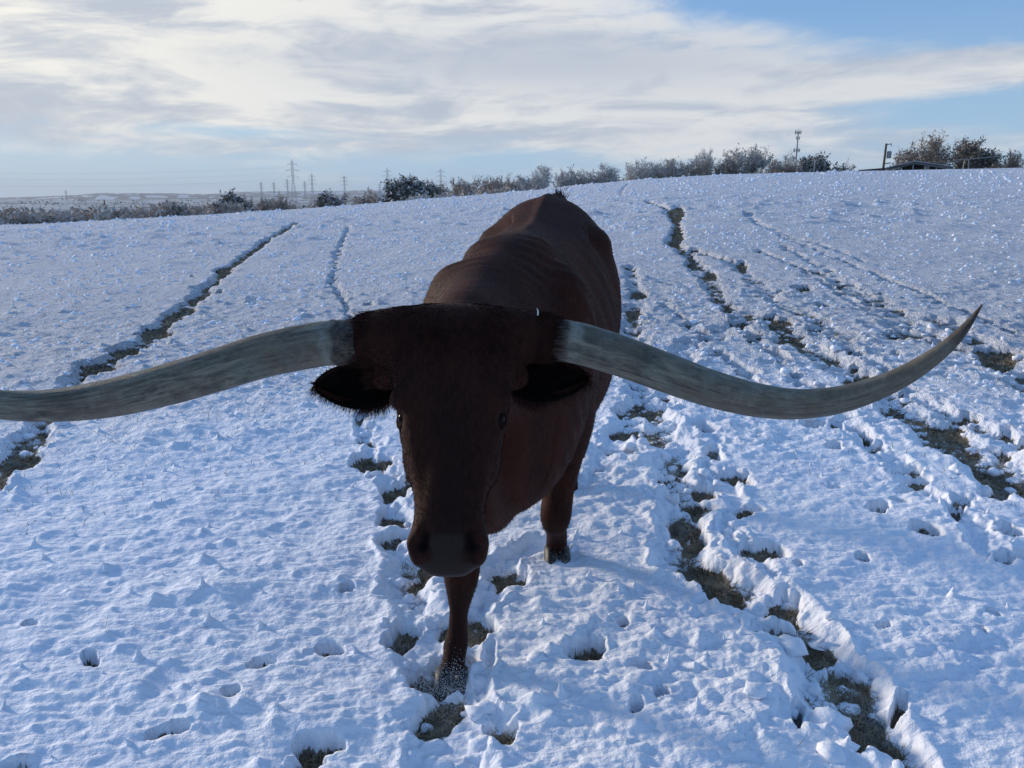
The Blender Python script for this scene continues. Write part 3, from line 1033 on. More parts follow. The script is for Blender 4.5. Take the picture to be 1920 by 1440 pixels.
def make_pylon(px, py_top, r, label, arm=6.5, thick=.16):
    a, e = azel(px, py_top)
    x = r * math.sin(a); y = r * math.cos(a); zb = float(hill(x, y)) - .3
    h = CAM_H + r * math.tan(e) - zb
    root = empty('transmission_tower', (x, y, zb))
    tag(root, label, 'pylon', 'lattice pylons on the far plain')
    S_ = Soup()
    bw, tw_ = h * .075, h * .018

    def hwid(z):
        return bw + (tw_ - bw) * min(1, (z / (h * .55))) if z < h * .55 else tw_
    zs = [0, h * .14, h * .27, h * .38, h * .47, h * .55, h * .63, h * .71, h * .79, h * .87, h * .94]
    for sx in (-1, 1):
        for sy in (-1, 1):
            for z0, z1 in zip(zs[:-1], zs[1:]):
                bar(S_, (sx * hwid(z0), sy * hwid(z0), z0), (sx * hwid(z1), sy * hwid(z1), z1), thick, 4)
            bar(S_, (sx * hwid(zs[-1]), sy * hwid(zs[-1]), zs[-1]), (0, 0, h), thick, 4)
    S_.build('leg_frame', M_STEEL, root)
    B_ = Soup()
    for z0, z1 in zip(zs[:-1], zs[1:]):
        w0, w1 = hwid(z0), hwid(z1)
        for sy in (-1, 1):
            bar(B_, (-w0, sy * w0, z0), (w1, sy * w1, z1), thick * .6, 3)
            bar(B_, (w0, sy * w0, z0), (-w1, sy * w1, z1), thick * .6, 3)
            bar(B_, (sy * w0, -w0, z0), (sy * w1, w1, z1), thick * .6, 3)
            bar(B_, (-w1, sy * w1, z1), (w1, sy * w1, z1), thick * .6, 3)
    B_.build('bracing', M_STEEL, root)
    for z, wd in ((.64, 1.0), (.77, 1.15), (.89, .9)):
        C_ = Soup(); L = arm * wd * h / 50
        for s in (-1, 1):
            bar(C_, (s * tw_, tw_, h * z), (s * L, 0, h * z + .3), thick, 4)
            bar(C_, (s * tw_, -tw_, h * z), (s * L, 0, h * z + .3), thick, 4)
            bar(C_, (s * tw_, 0, h * (z + .045)), (s * L, 0, h * z + .3), thick, 4)
            bar(C_, (s * L, 0, h * z + .3), (s * L, 0, h * z - 2.0), thick * .8, 3)
        C_.build('cross_arm', M_STEEL, root)
    for ch in root.children: ch.matrix_parent_inverse.identity()
    return root, h


pyl = {}
for key, (px, pyt, r, lab) in {
    'A': (547, 299, 900, 'tallest lattice pylon, furthest left of the large pylons'),
    'B': (584, 325, 1400, 'lattice pylon just right of the tallest pylon'),
    'C': (645, 328, 1500, 'lattice pylon midway between the tallest pylon and the dark oak'),
    'D': (726, 314, 1120, 'lattice pylon rising just left of the big dark oak'),
    'E': (826, 315, 1120, 'rightmost lattice pylon, right of the big dark oak'),
    'F': (538, 335, 2000, 'small distant pylon just left of the tallest pylon'),
    'G': (513, 341, 2300, 'small distant pylon second left of the tallest pylon'),
    'H': (489, 341, 2300, 'small distant pylon third left of the tallest pylon'),
    'I': (571, 339, 2200, 'very faint pylon between the tallest pylon and its right neighbour'),
    'J': (123, 357, 3200, 'tiny lone pylon on the far left skyline'),
    'K': (712, 344, 2600, 'tiny distant pylon left of the dark oak pylon'),
}.items():
    pyl[key] = make_pylon(px, pyt, r, lab, 6.0, .11 * max(1, r / 1100))


def wire(p0, p1, sag, label):
    S_ = Soup(); n = 26
    pts = [p0.lerp(p1, i / n) - Vector((0, 0, sag * 4 * (i / n) * (1 - i / n))) for i in range(n + 1)]
    for a, b in zip(pts[:-1], pts[1:]):
        S_.tube(a, b, .03, .03, 3)
    o = S_.build('power_line', M_STEEL)
    tag(o, label, 'cable', 'overhead power lines on the far plain')


def arm_tip(key, z, s):
    root, h = pyl[key]
    wd = {.64: 1.0, .77: 1.15, .89: .9}[z]
    return root.location + Vector((s * 7.5 * wd * h / 50, 0, h * z - 2))


left_far = Vector((-900, 760, 38))
nm = {.64: 'lowest', .77: 'middle', .89: 'topmost'}
for z in (.64, .77, .89):
    for s in (-1, 1):
        sd_ = 'left' if s < 0 else 'right'
        wire(arm_tip('A', z, s), left_far + Vector((s * 7, 0, (z - .64) * 52)), 16, f'{nm[z]} cable running left out of view from the {sd_} arms of the tallest pylon')
    wire(arm_tip('A', z, 1), arm_tip('D', z, -1), 8, f'{nm[z]} cable between the tallest pylon and the pylon left of the dark oak')
    wire(arm_tip('D', z, 1), arm_tip('E', z, -1), 4, f'{nm[z]} cable between the two pylons either side of the dark oak')
    wire(arm_tip('E', z, 1), Vector((420, 1250, 35 + (z - .64) * 50)), 12, f'{nm[z]} cable running right behind the hill from the rightmost pylon')


def at_r(px, py, r):
    a, e = azel(px, py)
    return Vector((r * math.sin(a), r * math.cos(a), CAM_H + r * math.tan(e)))


# mobile mast
top = at_r(1497, 245, 420)
zb = float(hill(top.x, top.y))
mast = empty('mobile_mast', (top.x, top.y, zb)); h = top.z - zb
tag(mast, 'tall slim grey phone mast with antenna platforms above the hilltop bushes', 'mast')
S_ = Soup(); S_.tube(Vector((0, 0, -.5)), Vector((0, 0, h - 1)), .50, .30, 10); S_.build('pole', M_STEEL, mast)
for zz in (h - .8, h - 3.4, h - 9.0):
    S_ = Soup(); rr = 1.35 if zz != h - 3.4 else .8
    for i in range(9):
        a = 2 * math.pi * i / 9; b = 2 * math.pi * (i + 1) / 9
        p = Vector((math.cos(a) * rr, math.sin(a) * rr, zz)); q = Vector((math.cos(b) * rr, math.sin(b) * rr, zz))
        S_.tube(p, q, .12, .12, 4); S_.tube(Vector((0, 0, zz)), p, .10, .10, 4)
    S_.build('platform', M_STEEL, mast)
    for i in range(9 if rr > 1 else 3):
        a = 2 * math.pi * i / (9 if rr > 1 else 3)
        S_ = Soup(); p = Vector((math.cos(a) * rr, math.sin(a) * rr, zz))
        S_.tube(p + Vector((0, 0, -.8)), p + Vector((0, 0, .9)), .17, .17, 4); S_.build('antenna', M_STEEL, mast)
S_ = Soup(); S_.tube(Vector((0, 0, h - 1)), Vector((0, 0, h + .8)), .08, .04, 4); S_.build('lightning_rod', M_STEEL, mast)
S_ = Soup(); S_.tube(Vector((-.8, -.4, h - 12.6)), Vector((-1.4, -.6, h - 12.6)), .7, .7, 10); S_.build('dish', M_STEEL, mast)
for ch in mast.children: ch.matrix_parent_inverse.identity()


def utility_pole(px, py_top, r, label, lean=.0, transformer=True, rad=.16):
    top = at_r(px, py_top, r); zb = float(hill(top.x, top.y)) - .3
    root = empty('utility_pole', (top.x, top.y, zb)); h = top.z - zb
    tag(root, label, 'pole')
    S_ = Soup(); S_.tube(Vector((-lean, 0, 0)), Vector((0, 0, h)), rad * 1.2, rad * .8, 8); S_.build('pole', M_POLE, root)
    if transformer:
        S_ = Soup(); S_.tube(Vector((.42, -.1, h - 1.75)), Vector((.42, -.1, h - .95)), .28, .28, 10); S_.tube(Vector((.42, -.1, h - .95)), Vector((.42, -.1, h - .9)), .28, .1, 10); S_.build('transformer', M_STEEL, root)
        S_ = Soup(); S_.tube(Vector((0, 0, h - .15)), Vector((.6, -.05, h - .05)), .05, .05, 5); S_.tube(Vector((.6, -.05, h - .05)), Vector((.6, -.05, h - .35)), .05, .03, 5); S_.build('insulator_arm', M_POLE, root)
        S_ = Soup(); S_.tube(Vector((0, 0, h - 2.4)), Vector((.75, -.05, h - 2.3)), .06, .06, 5); S_.build('lamp_arm', M_POLE, root)
    for ch in root.children: ch.matrix_parent_inverse.identity()


utility_pole(1662, 269, 112, 'wooden utility pole with a transformer can left of the barn', .18)
utility_pole(195, 374, 150, 'thin wooden pole standing in the thicket on the far left', .0, False, .12)

# white post by the dark evergreen, steel frame by the barn
S_ = Soup(); p = at_r(1528, 302, 88); S_.tube(Vector((p.x, p.y, float(hill(p.x, p.y)) - .2)), p, .07, .07, 6)
tag(S_.build('fence_post', M_STEEL), 'pale thin post in front of the round dark evergreen', 'post')
fr = empty('pipe_frame', at_r(1812, 306, 96)); fr.location.z = float(hill(fr.location.x, fr.location.y))
tag(fr, 'rusty pipe frame in front of the dense tree right of the barn', 'frame')
q = at_r(1812, 300, 96) - fr.location; hq = q.z
for x0 in (-.35, .35):
    S_ = Soup(); S_.tube(Vector((x0 * 1.3, 0, -.1)), Vector((x0 * .6, 0, hq)), .05, .05, 5); S_.build('leg', M_STEEL, fr)
S_ = Soup(); S_.tube(Vector((-1.4, 0, hq - .05)), Vector((5.5, .4, hq + .55)), .045, .045, 5); S_.build('top_rail', M_STEEL, fr)
for ch in fr.children: ch.matrix_parent_inverse.identity()


def box(S_, x0, x1, y0, y1, z0, z1):
    b = len(S_.v)
    S_.v += [Vector(c) for c in ((x0, y0, z0), (x1, y0, z0), (x1, y1, z0), (x0, y1, z0), (x0, y0, z1), (x1, y0, z1), (x1, y1, z1), (x0, y1, z1))]
    for q in ((0, 2, 1), (0, 3, 2), (4, 5, 6), (4, 6, 7), (0, 1, 5), (0, 5, 4), (1, 2, 6), (1, 6, 5), (2, 3, 7), (2, 7, 6), (3, 0, 4), (3, 4, 7)):
        S_.f.append(tuple(b + i for i in q))


def slab(S_, x0, z0, x1, z1, y0, y1, t):
    """sloping roof sheet between (x0,z0) and (x1,z1)"""
    b = len(S_.v)
    S_.v += [Vector(c) for c in ((x0, y0, z0), (x1, y0, z1), (x1, y1, z1), (x0, y1, z0), (x0, y0, z0 + t), (x1, y0, z1 + t), (x1, y1, z1 + t), (x0, y1, z0 + t))]
    for q in ((0, 2, 1), (0, 3, 2), (4, 5, 6), (4, 6, 7), (0, 1, 5), (0, 5, 4), (1, 2, 6), (1, 6, 5), (2, 3, 7), (2, 7, 6), (3, 0, 4), (3, 4, 7)):
        S_.f.append(tuple(b + i for i in q))


# barn: open-fronted metal shed, gable end to the field, lean-to on its left
rb = 101.0
bc = at_r(1716, 303, rb); mpp = rb / FPX
bl = at_r(1662, 313, rb).x - bc.x; br = at_r(1792, 312, rb).x - bc.x; ll = at_r(1600, 317, rb).x - bc.x
zb = float(hill(bc.x, bc.y)) - .6
barn = empty('barn', (bc.x, bc.y, zb)); hz = bc.z - zb
barn.rotation_euler.z = -math.atan2(bc.x, bc.y) * .9
tag(barn, 'low grey metal barn with snowy roof and dark open bays behind the crest', 'barn')
el_ = hz - .62; er_ = hz - .60
D = 9.0
op = [(.1 * br - 1.0, .35 * br - .2), (.35 * br + .15, .92 * br)]
def roofz(x):
    return hz + (el_ - hz) * (x / bl) if x < 0 else hz + (er_ - hz) * (x / br)


def wall_piece(S_, x0, x1, zlow, gap, y0=0., y1=.1):
    xs = [x0] + ([0.] if x0 < 0 < x1 else []) + [x1]
    for a, b in zip(xs[:-1], xs[1:]):
        k = len(S_.v)
        za = zlow if zlow is not None else roofz(a) - .26
        zb_ = zlow if zlow is not None else roofz(b) - .26
        S_.v += [Vector(c) for c in ((a, y0, za), (b, y0, zb_), (b, y1, zb_), (a, y1, za), (a, y0, roofz(a) - gap), (b, y0, roofz(b) - gap), (b, y1, roofz(b) - gap), (a, y1, roofz(a) - gap))]
        for q in ((0, 2, 1), (0, 3, 2), (4, 5, 6), (4, 6, 7), (0, 1, 5), (0, 5, 4), (1, 2, 6), (1, 6, 5), (2, 3, 7), (2, 7, 6), (3, 0, 4), (3, 4, 7)):
            S_.f.append(tuple(k + i for i in q))


op = [(-1.3, 1.2), (1.45, .93 * br)]
S_ = Soup()
n_ = 10
for i in range(n_):          # corrugated siding in panels
    a = bl + (op[0][0] - bl) * i / n_; b = bl + (op[0][0] - bl) * (i + 1) / n_
    wall_piece(S_, a, b - .04, 0, .04, .03 * (i % 2), .1)
wall_piece(S_, op[0][1], op[1][0], 0, .04); wall_piece(S_, op[1][1], br, 0, .04)
for o0, o1 in op: wall_piece(S_, o0, o1, None, .04, .005, .095)
box(S_, bl, bl + .1, .1, D, 0, el_ - .05); box(S_, br - .1, br, .1, D, 0, er_ - .05); box(S_, bl + .1, br - .1, D - .1, D, 0, el_)
S_.build('wall', M_METALWALL, barn)
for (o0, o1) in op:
    S_ = Soup(); wall_piece(S_, o0 + .02, o1 - .02, 0, .10, 2.5, 2.6); S_.build('bay_shade_panel', M_DARK, barn)  # near-black panel inside each open bay, interior shade put into its colour
for (x0, z0, x1, z1) in ((bl - .3, el_ - .05, 0, hz), (0, hz, br + .3, er_ - .05)):
    S_ = Soup(); slab(S_, x0, z0, x1, z1, -.4, D + .4, .09); S_.build('roof', M_ROOFSNOW, barn)
for i in range(5):
    S_ = Soup(); xx = op[0][0] + (op[1][1] - op[0][0]) * i / 4; box(S_, xx - .06, xx + .06, -.18, -.03, 0, roofz(xx) - .3); S_.build('post', M_STEEL, barn)
S_ = Soup(); slab(S_, ll, el_ - .30, bl - .32, el_ - .10, -.2, 6, .10); S_.build('lean_to_roof', M_DARK, barn)
for i in range(6):
    S_ = Soup(); xx = ll + .2 + (bl - ll - .6) * i / 5; box(S_, xx - .06, xx + .06, 0, .12, 0, el_ - .31 + .03 * i); S_.build('lean_to_post', M_POLE, barn)
for ch in barn.children: ch.matrix_parent_inverse.identity()


def house(px, py_roof, r, wpx, label):
    c = at_r(px, py_roof, r); zb = float(hill(c.x, c.y)) - .3
    wd = wpx / FPX * r / 2; h = c.z - zb
    root = empty('white_house', (c.x, c.y, zb)); tag(root, label, 'house')
    S_ = Soup(); box(S_, -wd, wd, 0, wd * 1.2, 0, h * .68); S_.build('wall', M_WHITE, root)
    S_ = Soup(); slab(S_, -wd * 1.08, h * .66, 0, h, -.4, wd * 1.3, .2); slab(S_, 0, h, wd * 1.08, h * .66, -.4, wd * 1.3, .2); S_.build('roof', M_ROOFSNOW, root)
    S_ = Soup(); b = 0; S_.v += [Vector(c) for c in ((-wd, .05, h * .68), (wd, .05, h * .68), (0, .05, h - .05))]; S_.f.append((0, 1, 2)); S_.build('gable_panel', M_WHITE, root)
    for x0 in (-.45, .3):
        S_ = Soup(); box(S_, wd * x0, wd * (x0 + .2), -.08, -.03, h * .2, h * .5); S_.build('window', M_DARK, root)
    for ch in root.children: ch.matrix_parent_inverse.identity()


house(712, 358, 620, 16, 'small white house in the valley left of the big dark oak')
house(838, 360, 420, 16, 'small white shed showing right of the rightmost pylon')

# ------------------------------------------------------------------ the steer
def ring_loft(rings, cap=True):
    v = []; f = []
    n = len(rings[0])
    for r in rings: v += [Vector(p) for p in r]
    for i in range(len(rings) - 1):
        for j in range(n):
            k = (j + 1) % n
            f.append((i * n + j, i * n + k, (i + 1) * n + k, (i + 1) * n + j))
    return v, f, n


def add_loft(bm, rings):
    v, f, n = ring_loft(rings)
    bv = [bm.verts.new(p) for p in v]
    for q in f: bm.faces.new([bv[i] for i in q])
    for base_i, rev in ((0, True), (len(rings) - 1, False)):
        c = sum((v[base_i * n + j] for j in range(n)), Vector()) / n
        cv = bm.verts.new(c)
        for j in range(n):
            k = (j + 1) % n
            a, b = bv[base_i * n + j], bv[base_i * n + k]
            bm.faces.new((b, a, cv) if rev else (a, b, cv))


def catmull(pts, m):
    """resample list of tuples (any length) smoothly"""
    pts = [np.array(p, float) for p in pts]
    out = []
    for i in range(len(pts) - 1):
        p0 = pts[max(i - 1, 0)]; p1 = pts[i]; p2 = pts[i + 1]; p3 = pts[min(i + 2, len(pts) - 1)]
        for k in range(m):
            t = k / m
            out.append(.5 * ((2 * p1) + (-p0 + p2) * t + (2 * p0 - 5 * p1 + 4 * p2 - p3) * t * t + (-p0 + 3 * p1 - 3 * p2 + p3) * t ** 3))
    out.append(pts[-1])
    return out


def add_tube(bm, pts, n=20, m=4):
    """pts rows (x,y,z,r_side,r_other)"""
    q = catmull(pts, m)
    rings = []
    for i, p in enumerate(q):
        a = q[max(i - 1, 0)][:3]; b = q[min(i + 1, len(q) - 1)][:3]
        t = Vector(b - a).normalized()
        side = Vector((1, 0, 0)); side = (side - t * side.dot(t)).normalized()
        up = t.cross(side).normalized()
        c = Vector(p[:3])
        rings.append([c + side * math.cos(2 * math.pi * j / n) * max(p[3], .002) + up * math.sin(2 * math.pi * j / n) * max(p[4], .002) for j in range(n)])
    add_loft(bm, rings)


def add_ball(bm, c, r, rot=None):
    m = Matrix.Translation(Vector(c)) @ (rot if rot else Matrix()) @ Matrix.Diagonal((r[0], r[1], r[2], 1))
    bmesh.ops.create_icosphere(bm, subdivisions=4, radius=1, matrix=m)


bm = bmesh.new()
# trunk: Y, X centre, top, bottom, half width, height fraction of widest, top sharpness
body = [
    (2.22, -.07, 1.10, .68, .10), (2.30, -.06, 1.22, .55, .155), (2.42, -.04, 1.30, .50, .235), (2.58, -.015, 1.365, .52, .275), (2.76, .01, 1.385, .54, .28),
    (2.95, .04, 1.375, .52, .30), (3.2, .085, 1.39, .50, .335), (3.42, .12, 1.445, .53, .345), (3.6, .145, 1.495, .62, .35), (3.76, .165, 1.50, .72, .33),
    (3.9, .20, 1.43, .80, .27), (4.02, .22, 1.31, .88, .20), (4.08, .23, 1.18, .95, .09)]
rings = []
for p in catmull(body, 4):
    Yc, Xc, top_, bot, hw = p
    mid = bot + (top_ - bot) * .46
    ring = []
    sq = float(sstep(2.9, 3.5, Yc))
    for j in range(40):
        a = 2 * math.pi * j / 40
        c, s = math.cos(a), math.sin(a)
        if s >= 0:
            wv = hw * math.copysign(abs(c) ** (.92 - .05 * sq), c) * (1 - .16 * s ** 2)
            z = mid + (top_ - mid) * s ** (1.12 - .10 * sq)
        else:
            wv = hw * math.copysign(abs(c) ** .85, c)
            z = mid + (mid - bot) * math.copysign(abs(s) ** .95, s)
        ring.append(Vector((Xc + wv, Yc, z)))
    rings.append(ring)
add_loft(bm, rings)
# neck with crest and dewlap
add_tube(bm, [(-.135, 1.90, 1.10, .105, .13), (-.125, 2.02, 1.08, .125, .18), (-.11, 2.18, 1.06, .15, .225), (-.085, 2.36, 1.04, .19, .275), (-.05, 2.55, 1.06, .22, .29)], 24)
add_tube(bm, [(-.12, 2.04, .90, .03, .06), (-.095, 2.16, .76, .04, .10), (-.075, 2.26, .64, .055, .12), (-.055, 2.38, .58, .08, .11), (-.02, 2.55, .60, .10, .10)], 16)
# shoulders, blades, hooks, ribs
add_ball(bm, (-.175, 2.51, 1.02), (.12, .20, .29), Matrix.Rotation(.2, 4, 'X'))
add_ball(bm, (.17, 2.66, 1.00), (.12, .20, .30), Matrix.Rotation(.2, 4, 'X'))
add_ball(bm, (-.06, 2.68, 1.27), (.11, .17, .105)); add_ball(bm, (.05, 2.72, 1.27), (.11, .17, .105))
add_ball(bm, (.345, 3.58, 1.28), (.10, .17, .10)); add_ball(bm, (-.06, 3.56, 1.28), (.10, .17, .10))
add_ball(bm, (.33, 3.84, 1.24), (.09, .12, .10)); add_ball(bm, (.08, 3.88, 1.24), (.09, .12, .10))
# front right leg of the animal, planted forward
add_tube(bm, [(-.15, 2.52, .86, .11, .16), (-.162, 2.49, .70, .095, .12), (-.165, 2.42, .56, .075, .09), (-.162, 2.345, .44, .060, .062), (-.158, 2.305, .355, .059, .064), (-.163, 2.31, .285, .045, .048),
              (-.170, 2.33, .21, .032, .036), (-.175, 2.345, .135, .033, .038), (-.180, 2.335, .095, .041, .044), (-.186, 2.31, .055, .038, .042), (-.190, 2.295, .02, .046, .050)], 18, 3)
# front left leg, bent at the knee
add_ball(bm, (-.150, 2.268, .345), (.046, .030, .045))
add_tube(bm, [(.20, 2.76, .90, .12, .17), (.208, 2.84, .72, .100, .13), (.198, 2.87, .57, .076, .09), (.178, 2.855, .43, .060, .068), (.165, 2.83, .325, .060, .064), (.168, 2.89, .265, .046, .048),
              (.175, 2.96, .215, .038, .038), (.182, 3.03, .165, .044, .045), (.184, 3.065, .115, .044, .045), (.185, 3.07, .07, .05, .05)], 18, 3)
# hind legs
add_tube(bm, [(.36, 3.72, 1.12, .13, .22), (.385, 3.62, .90, .12, .21), (.37, 3.66, .74, .09, .15), (.325, 3.86, .58, .058, .085), (.30, 3.96, .49, .046, .062), (.29, 3.94, .40, .038, .048), (.285, 3.88, .22, .036, .040),
              (.285, 3.84, .13, .046, .048), (.285, 3.79, .07, .048, .05), (.285, 3.775, .04, .05, .055)], 18, 3)
add_tube(bm, [(.09, 3.76, 1.12, .12, .22), (.05, 3.70, .90, .11, .20), (.055, 3.78, .74, .085, .14), (.07, 4.02, .56, .055, .08), (.08, 4.12, .47, .046, .062), (.08, 4.10, .38, .038, .048), (.08, 4.06, .22, .036, .04),
              (.08, 4.03, .13, .046, .048), (.08, 3.98, .07, .048, .05), (.08, 3.97, .04, .05, .055)], 18, 3)
# tail
add_tube(bm, [(.215, 3.80, 1.46, .05, .05), (.225, 3.93, 1.485, .04, .04), (.235, 4.03, 1.46, .034, .034), (.24, 4.12, 1.36, .028, .028), (.24, 4.17, 1.15, .022, .022), (.24, 4.18, .85, .018, .018), (.24, 4.17, .6, .015, .015)], 12)

# head frame: s across, t down the face, n out of the face
P0 = Vector((-.136, 1.80, 1.257))
HA = Vector((0, -.496, -.868)).normalized()
HN = Vector((0, -.868, .496)).normalized()
HS = Vector((1, 0, 0))


def hd(s, t, n):
    return P0 + HS * s + HA * t + HN * n


def to_hd(p):
    d = p - P0
    return d.dot(HS), d.dot(HA), d.dot(HN)


head = [(-.035, .07, -.06, -.15), (-.012, .118, -.022, -.19), (.04, .150, .000, -.21), (.10, .150, .008, -.225), (.16, .137, .010, -.235), (.215, .128, .008, -.24), (.26, .122, .002, -.24), (.31, .108, -.004, -.225), (.37, .091, -.008, -.20),
        (.42, .081, -.010, -.178), (.46, .0765, -.010, -.160), (.495, .083, -.010, -.148), (.53, .087, -.012, -.138), (.558, .080, -.018, -.128), (.58, .062, -.030, -.118), (.592, .036, -.045, -.10)]
rings = []
for t_, hw, fr_, bk in catmull(head, 4):
    ring = []
    mid = fr_ + (bk - fr_) * .42
    for j in range(36):
        a = 2 * math.pi * j / 36
        c, s = math.cos(a), math.sin(a)
        if s >= 0:   # face side, flat with rounded edges
            ring.append(hd(hw * math.copysign(abs(c) ** .74, c), t_, mid + (fr_ - mid) * s ** .66))
        else:
            ring.append(hd(hw * math.copysign(abs(c) ** .95, c) * (1 - .25 * s * s), t_, mid + (bk - mid) * abs(s) ** .9))
    rings.append(ring)
add_loft(bm, rings)
# heavy poll carrying the horns
bl_ = P(655, 640, 1.83); br_ = P(1052, 638, 1.83)
cL = P(720, 633, 1.84); cR = P(975, 632, 1.84)
mid_ = hd(0, .055, -.075)
rings_pts = [(*P(655, 642, 1.83), .046, .046), (*P(680, 643, 1.83), .052, .054), (*cL, .068, .068), (*mid_, .088, .088), (*cR, .066, .066), (*P(1018, 633, 1.83), .054, .054), (*P(1044, 636, 1.83), .043, .043)]
q = catmull(rings_pts, 4)
rings = []
for i, p in enumerate(q):
    a = q[max(i - 1, 0)][:3]; b = q[min(i + 1, len(q) - 1)][:3]
    tt = Vector(b - a).normalized(); up = Vector((0, 0, 1)); up = (up - tt * up.dot(tt)).normalized(); sd_ = tt.cross(up)
    rings.append([Vector(p[:3]) + up * math.cos(2 * math.pi * j / 20) * p[3] + sd_ * math.sin(2 * math.pi * j / 20) * p[4] for j in range(20)])
add_loft(bm, rings)
# brow ridges, cheeks, muzzle, lower lip, ear bases
for s in (-1, 1):
    add_ball(bm, hd(s * .112, .208, -.035), (.026, .032, .034))
    add_ball(bm, hd(s * .078, .30, -.11), (.035, .08, .10))
    add_ball(bm, hd(s * .052, .525, -.045), (.036, .036, .040))
    add_ball(bm, P(724 if s < 0 else 962, 705, 1.86), (.040, .045, .035))
add_ball(bm, hd(0, .545, -.105), (.058, .05, .035))

bmesh.ops.recalc_face_normals(bm, faces=bm.faces)
raw = bpy.data.meshes.new('raw'); bm.to_mesh(raw); bm.free()
tmp = bpy.data.objects.new('raw', raw); col.objects.link(tmp)
md = tmp.modifiers.new('r', 'REMESH'); md.mode = 'VOXEL'; md.voxel_size = .0092; md.use_smooth_shade = True
ms = tmp.modifiers.new('s', 'SMOOTH'); ms.factor = .5; ms.iterations = 11
dg = bpy.context.evaluated_depsgraph_get()
stage = bpy.data.meshes.new_from_object(tmp.evaluated_get(dg))
tmp.modifiers.clear(); tmp.data = stage
vg = tmp.vertex_groups.new(name='trunk')
cs_ = np.empty(len(stage.vertices) * 3, np.float32); stage.vertices.foreach_get('co', cs_); cs_ = cs_.reshape(-1, 3)
wt_ = sstep(2.0, 2.3, cs_[:, 1]) * sstep(.62, .85, cs_[:, 2])
for lv in range(1, 6):
    vg.add([int(k) for k in np.where((wt_ * 5 > lv - 1) & (wt_ * 5 <= lv))[0]], lv / 5, 'REPLACE')
m2 = tmp.modifiers.new('s2', 'SMOOTH'); m2.factor = .5; m2.iterations = 150; m2.vertex_group = 'trunk'
dg = bpy.context.evaluated_depsgraph_get()
bme = bpy.data.meshes.new_from_object(tmp.evaluated_get(dg))
bpy.data.objects.remove(tmp); bpy.data.meshes.remove(raw)
nv = len(bme.vertices)
co = np.empty(nv * 3, np.float32); bme.vertices.foreach_get('co', co); co = co.reshape(-1, 3)
nor = np.empty(nv * 3, np.float32); bme.vertices.foreach_get('normal', nor); nor = nor.reshape(-1, 3)
d = co - np.array(P0)
hs = d @ np.array(HS); ht = d @ np.array(HA); hn = d @ np.array(HN)
onhead = (co[:, 1] < 2.0) & (ht > -.1) & (ht < .7) & (np.abs(hs) < .3)


def g3(s0, t0, n0, rs, rt, rn=None):
    q = ((hs - s0) / rs) ** 2 + ((ht - t0) / rt) ** 2
    if rn: q = q + ((hn - n0) / rn) ** 2
    return np.exp(-q) * onhead


disp = np.zeros(nv)
nostril = np.zeros(nv)
for s in (-1, 1):
    # comma-shaped nostril
    k = .9 * g3(s * .047, .512, -.02, .009, .018, .06) + 1.2 * g3(s * .056, .536, -.03, .017, .014, .06)
    nostril = np.maximum(nostril, np.clip(k * 1.9 - .35, 0, 1))
    disp -= .028 * np.clip(k, 0, 1)
    disp += .007 * g3(s * .076, .528, -.03, .010, .024, .06)        # wing
    disp -= .012 * g3(s * .121, .246, -.045, .016, .022, .03)       # eye socket
    disp += .007 * g3(s * .112, .212, -.025, .022, .013, .05)       # brow
    disp -= .010 * g3(s * .060, .36, 0, .020, .09, .08)             # hollow beside the nose bone
    disp -= .010 * g3(s * .095, .13, 0, .03, .05, .1)               # temple
disp -= .008 * g3(0, .20, 0, .05, .05, .05)                         # dished forehead
disp -= .012 * g3(0, .578, -.075, .075, .010, .035)                 # mouth line
# skin folds and muscle on the trunk
bx, by, bz = co[:, 0], co[:, 1], co[:, 2]
trunk_ = (by > 2.35) & (bz > .55)
disp += trunk_ * (np.sin((by + .35 * (bz - 1)) * 46) * .0024 * sstep(2.85, 3.0, by) * (1 - sstep(3.4, 3.55, by)) * sstep(.2, .34, np.abs(bx - (.11 + (by - 3.2) * .18)) + .1))
spx = np.interp(by, [2.4, 2.7, 3.2, 3.6, 3.9], [-.04, 0, .085, .145, .20])
disp += trunk_ * .016 * np.exp(-((bx - spx) / .028) ** 2) * sstep(1.25, 1.33, bz) * sstep(2.9, 3.1, by)
disp += trunk_ * np.sin((by + .55 * (bz - 1) + .03 * np.sin(bz * 9)) * 85) * .0020 * sstep(2.35, 2.42, by) * (1 - sstep(2.66, 2.8, by)) * sstep(.02, .10, np.abs(bx + .03))
disp += trunk_ * .010 * np.exp(-((by - 2.80 + .30 * (bz - 1)) / .022) ** 2) * sstep(.03, .12, bx)
mus = np.array([mnoise.noise(Vector((float(q[0]) * 3.2, float(q[1]) * 2.6, float(q[2]) * 3.4))) for q in co])
disp += trunk_ * mus * .010
disp -= trunk_ * .016 * np.exp(-((by - 2.90 + .25 * (bz - 1)) / .05) ** 2) * (np.abs(bx - .04) > .1)
disp -= trunk_ * .018 * np.exp(-(((by - 3.52 + .3 * (bz - 1)) / .07) ** 2)) * (np.abs(bx - .16) > .16)
co = co + nor * disp[:, None].astype(np.float32)
bme.vertices.foreach_set('co', co.ravel()); bme.update()
bme.polygons.foreach_set('use_smooth', np.full(len(bme.polygons), True))
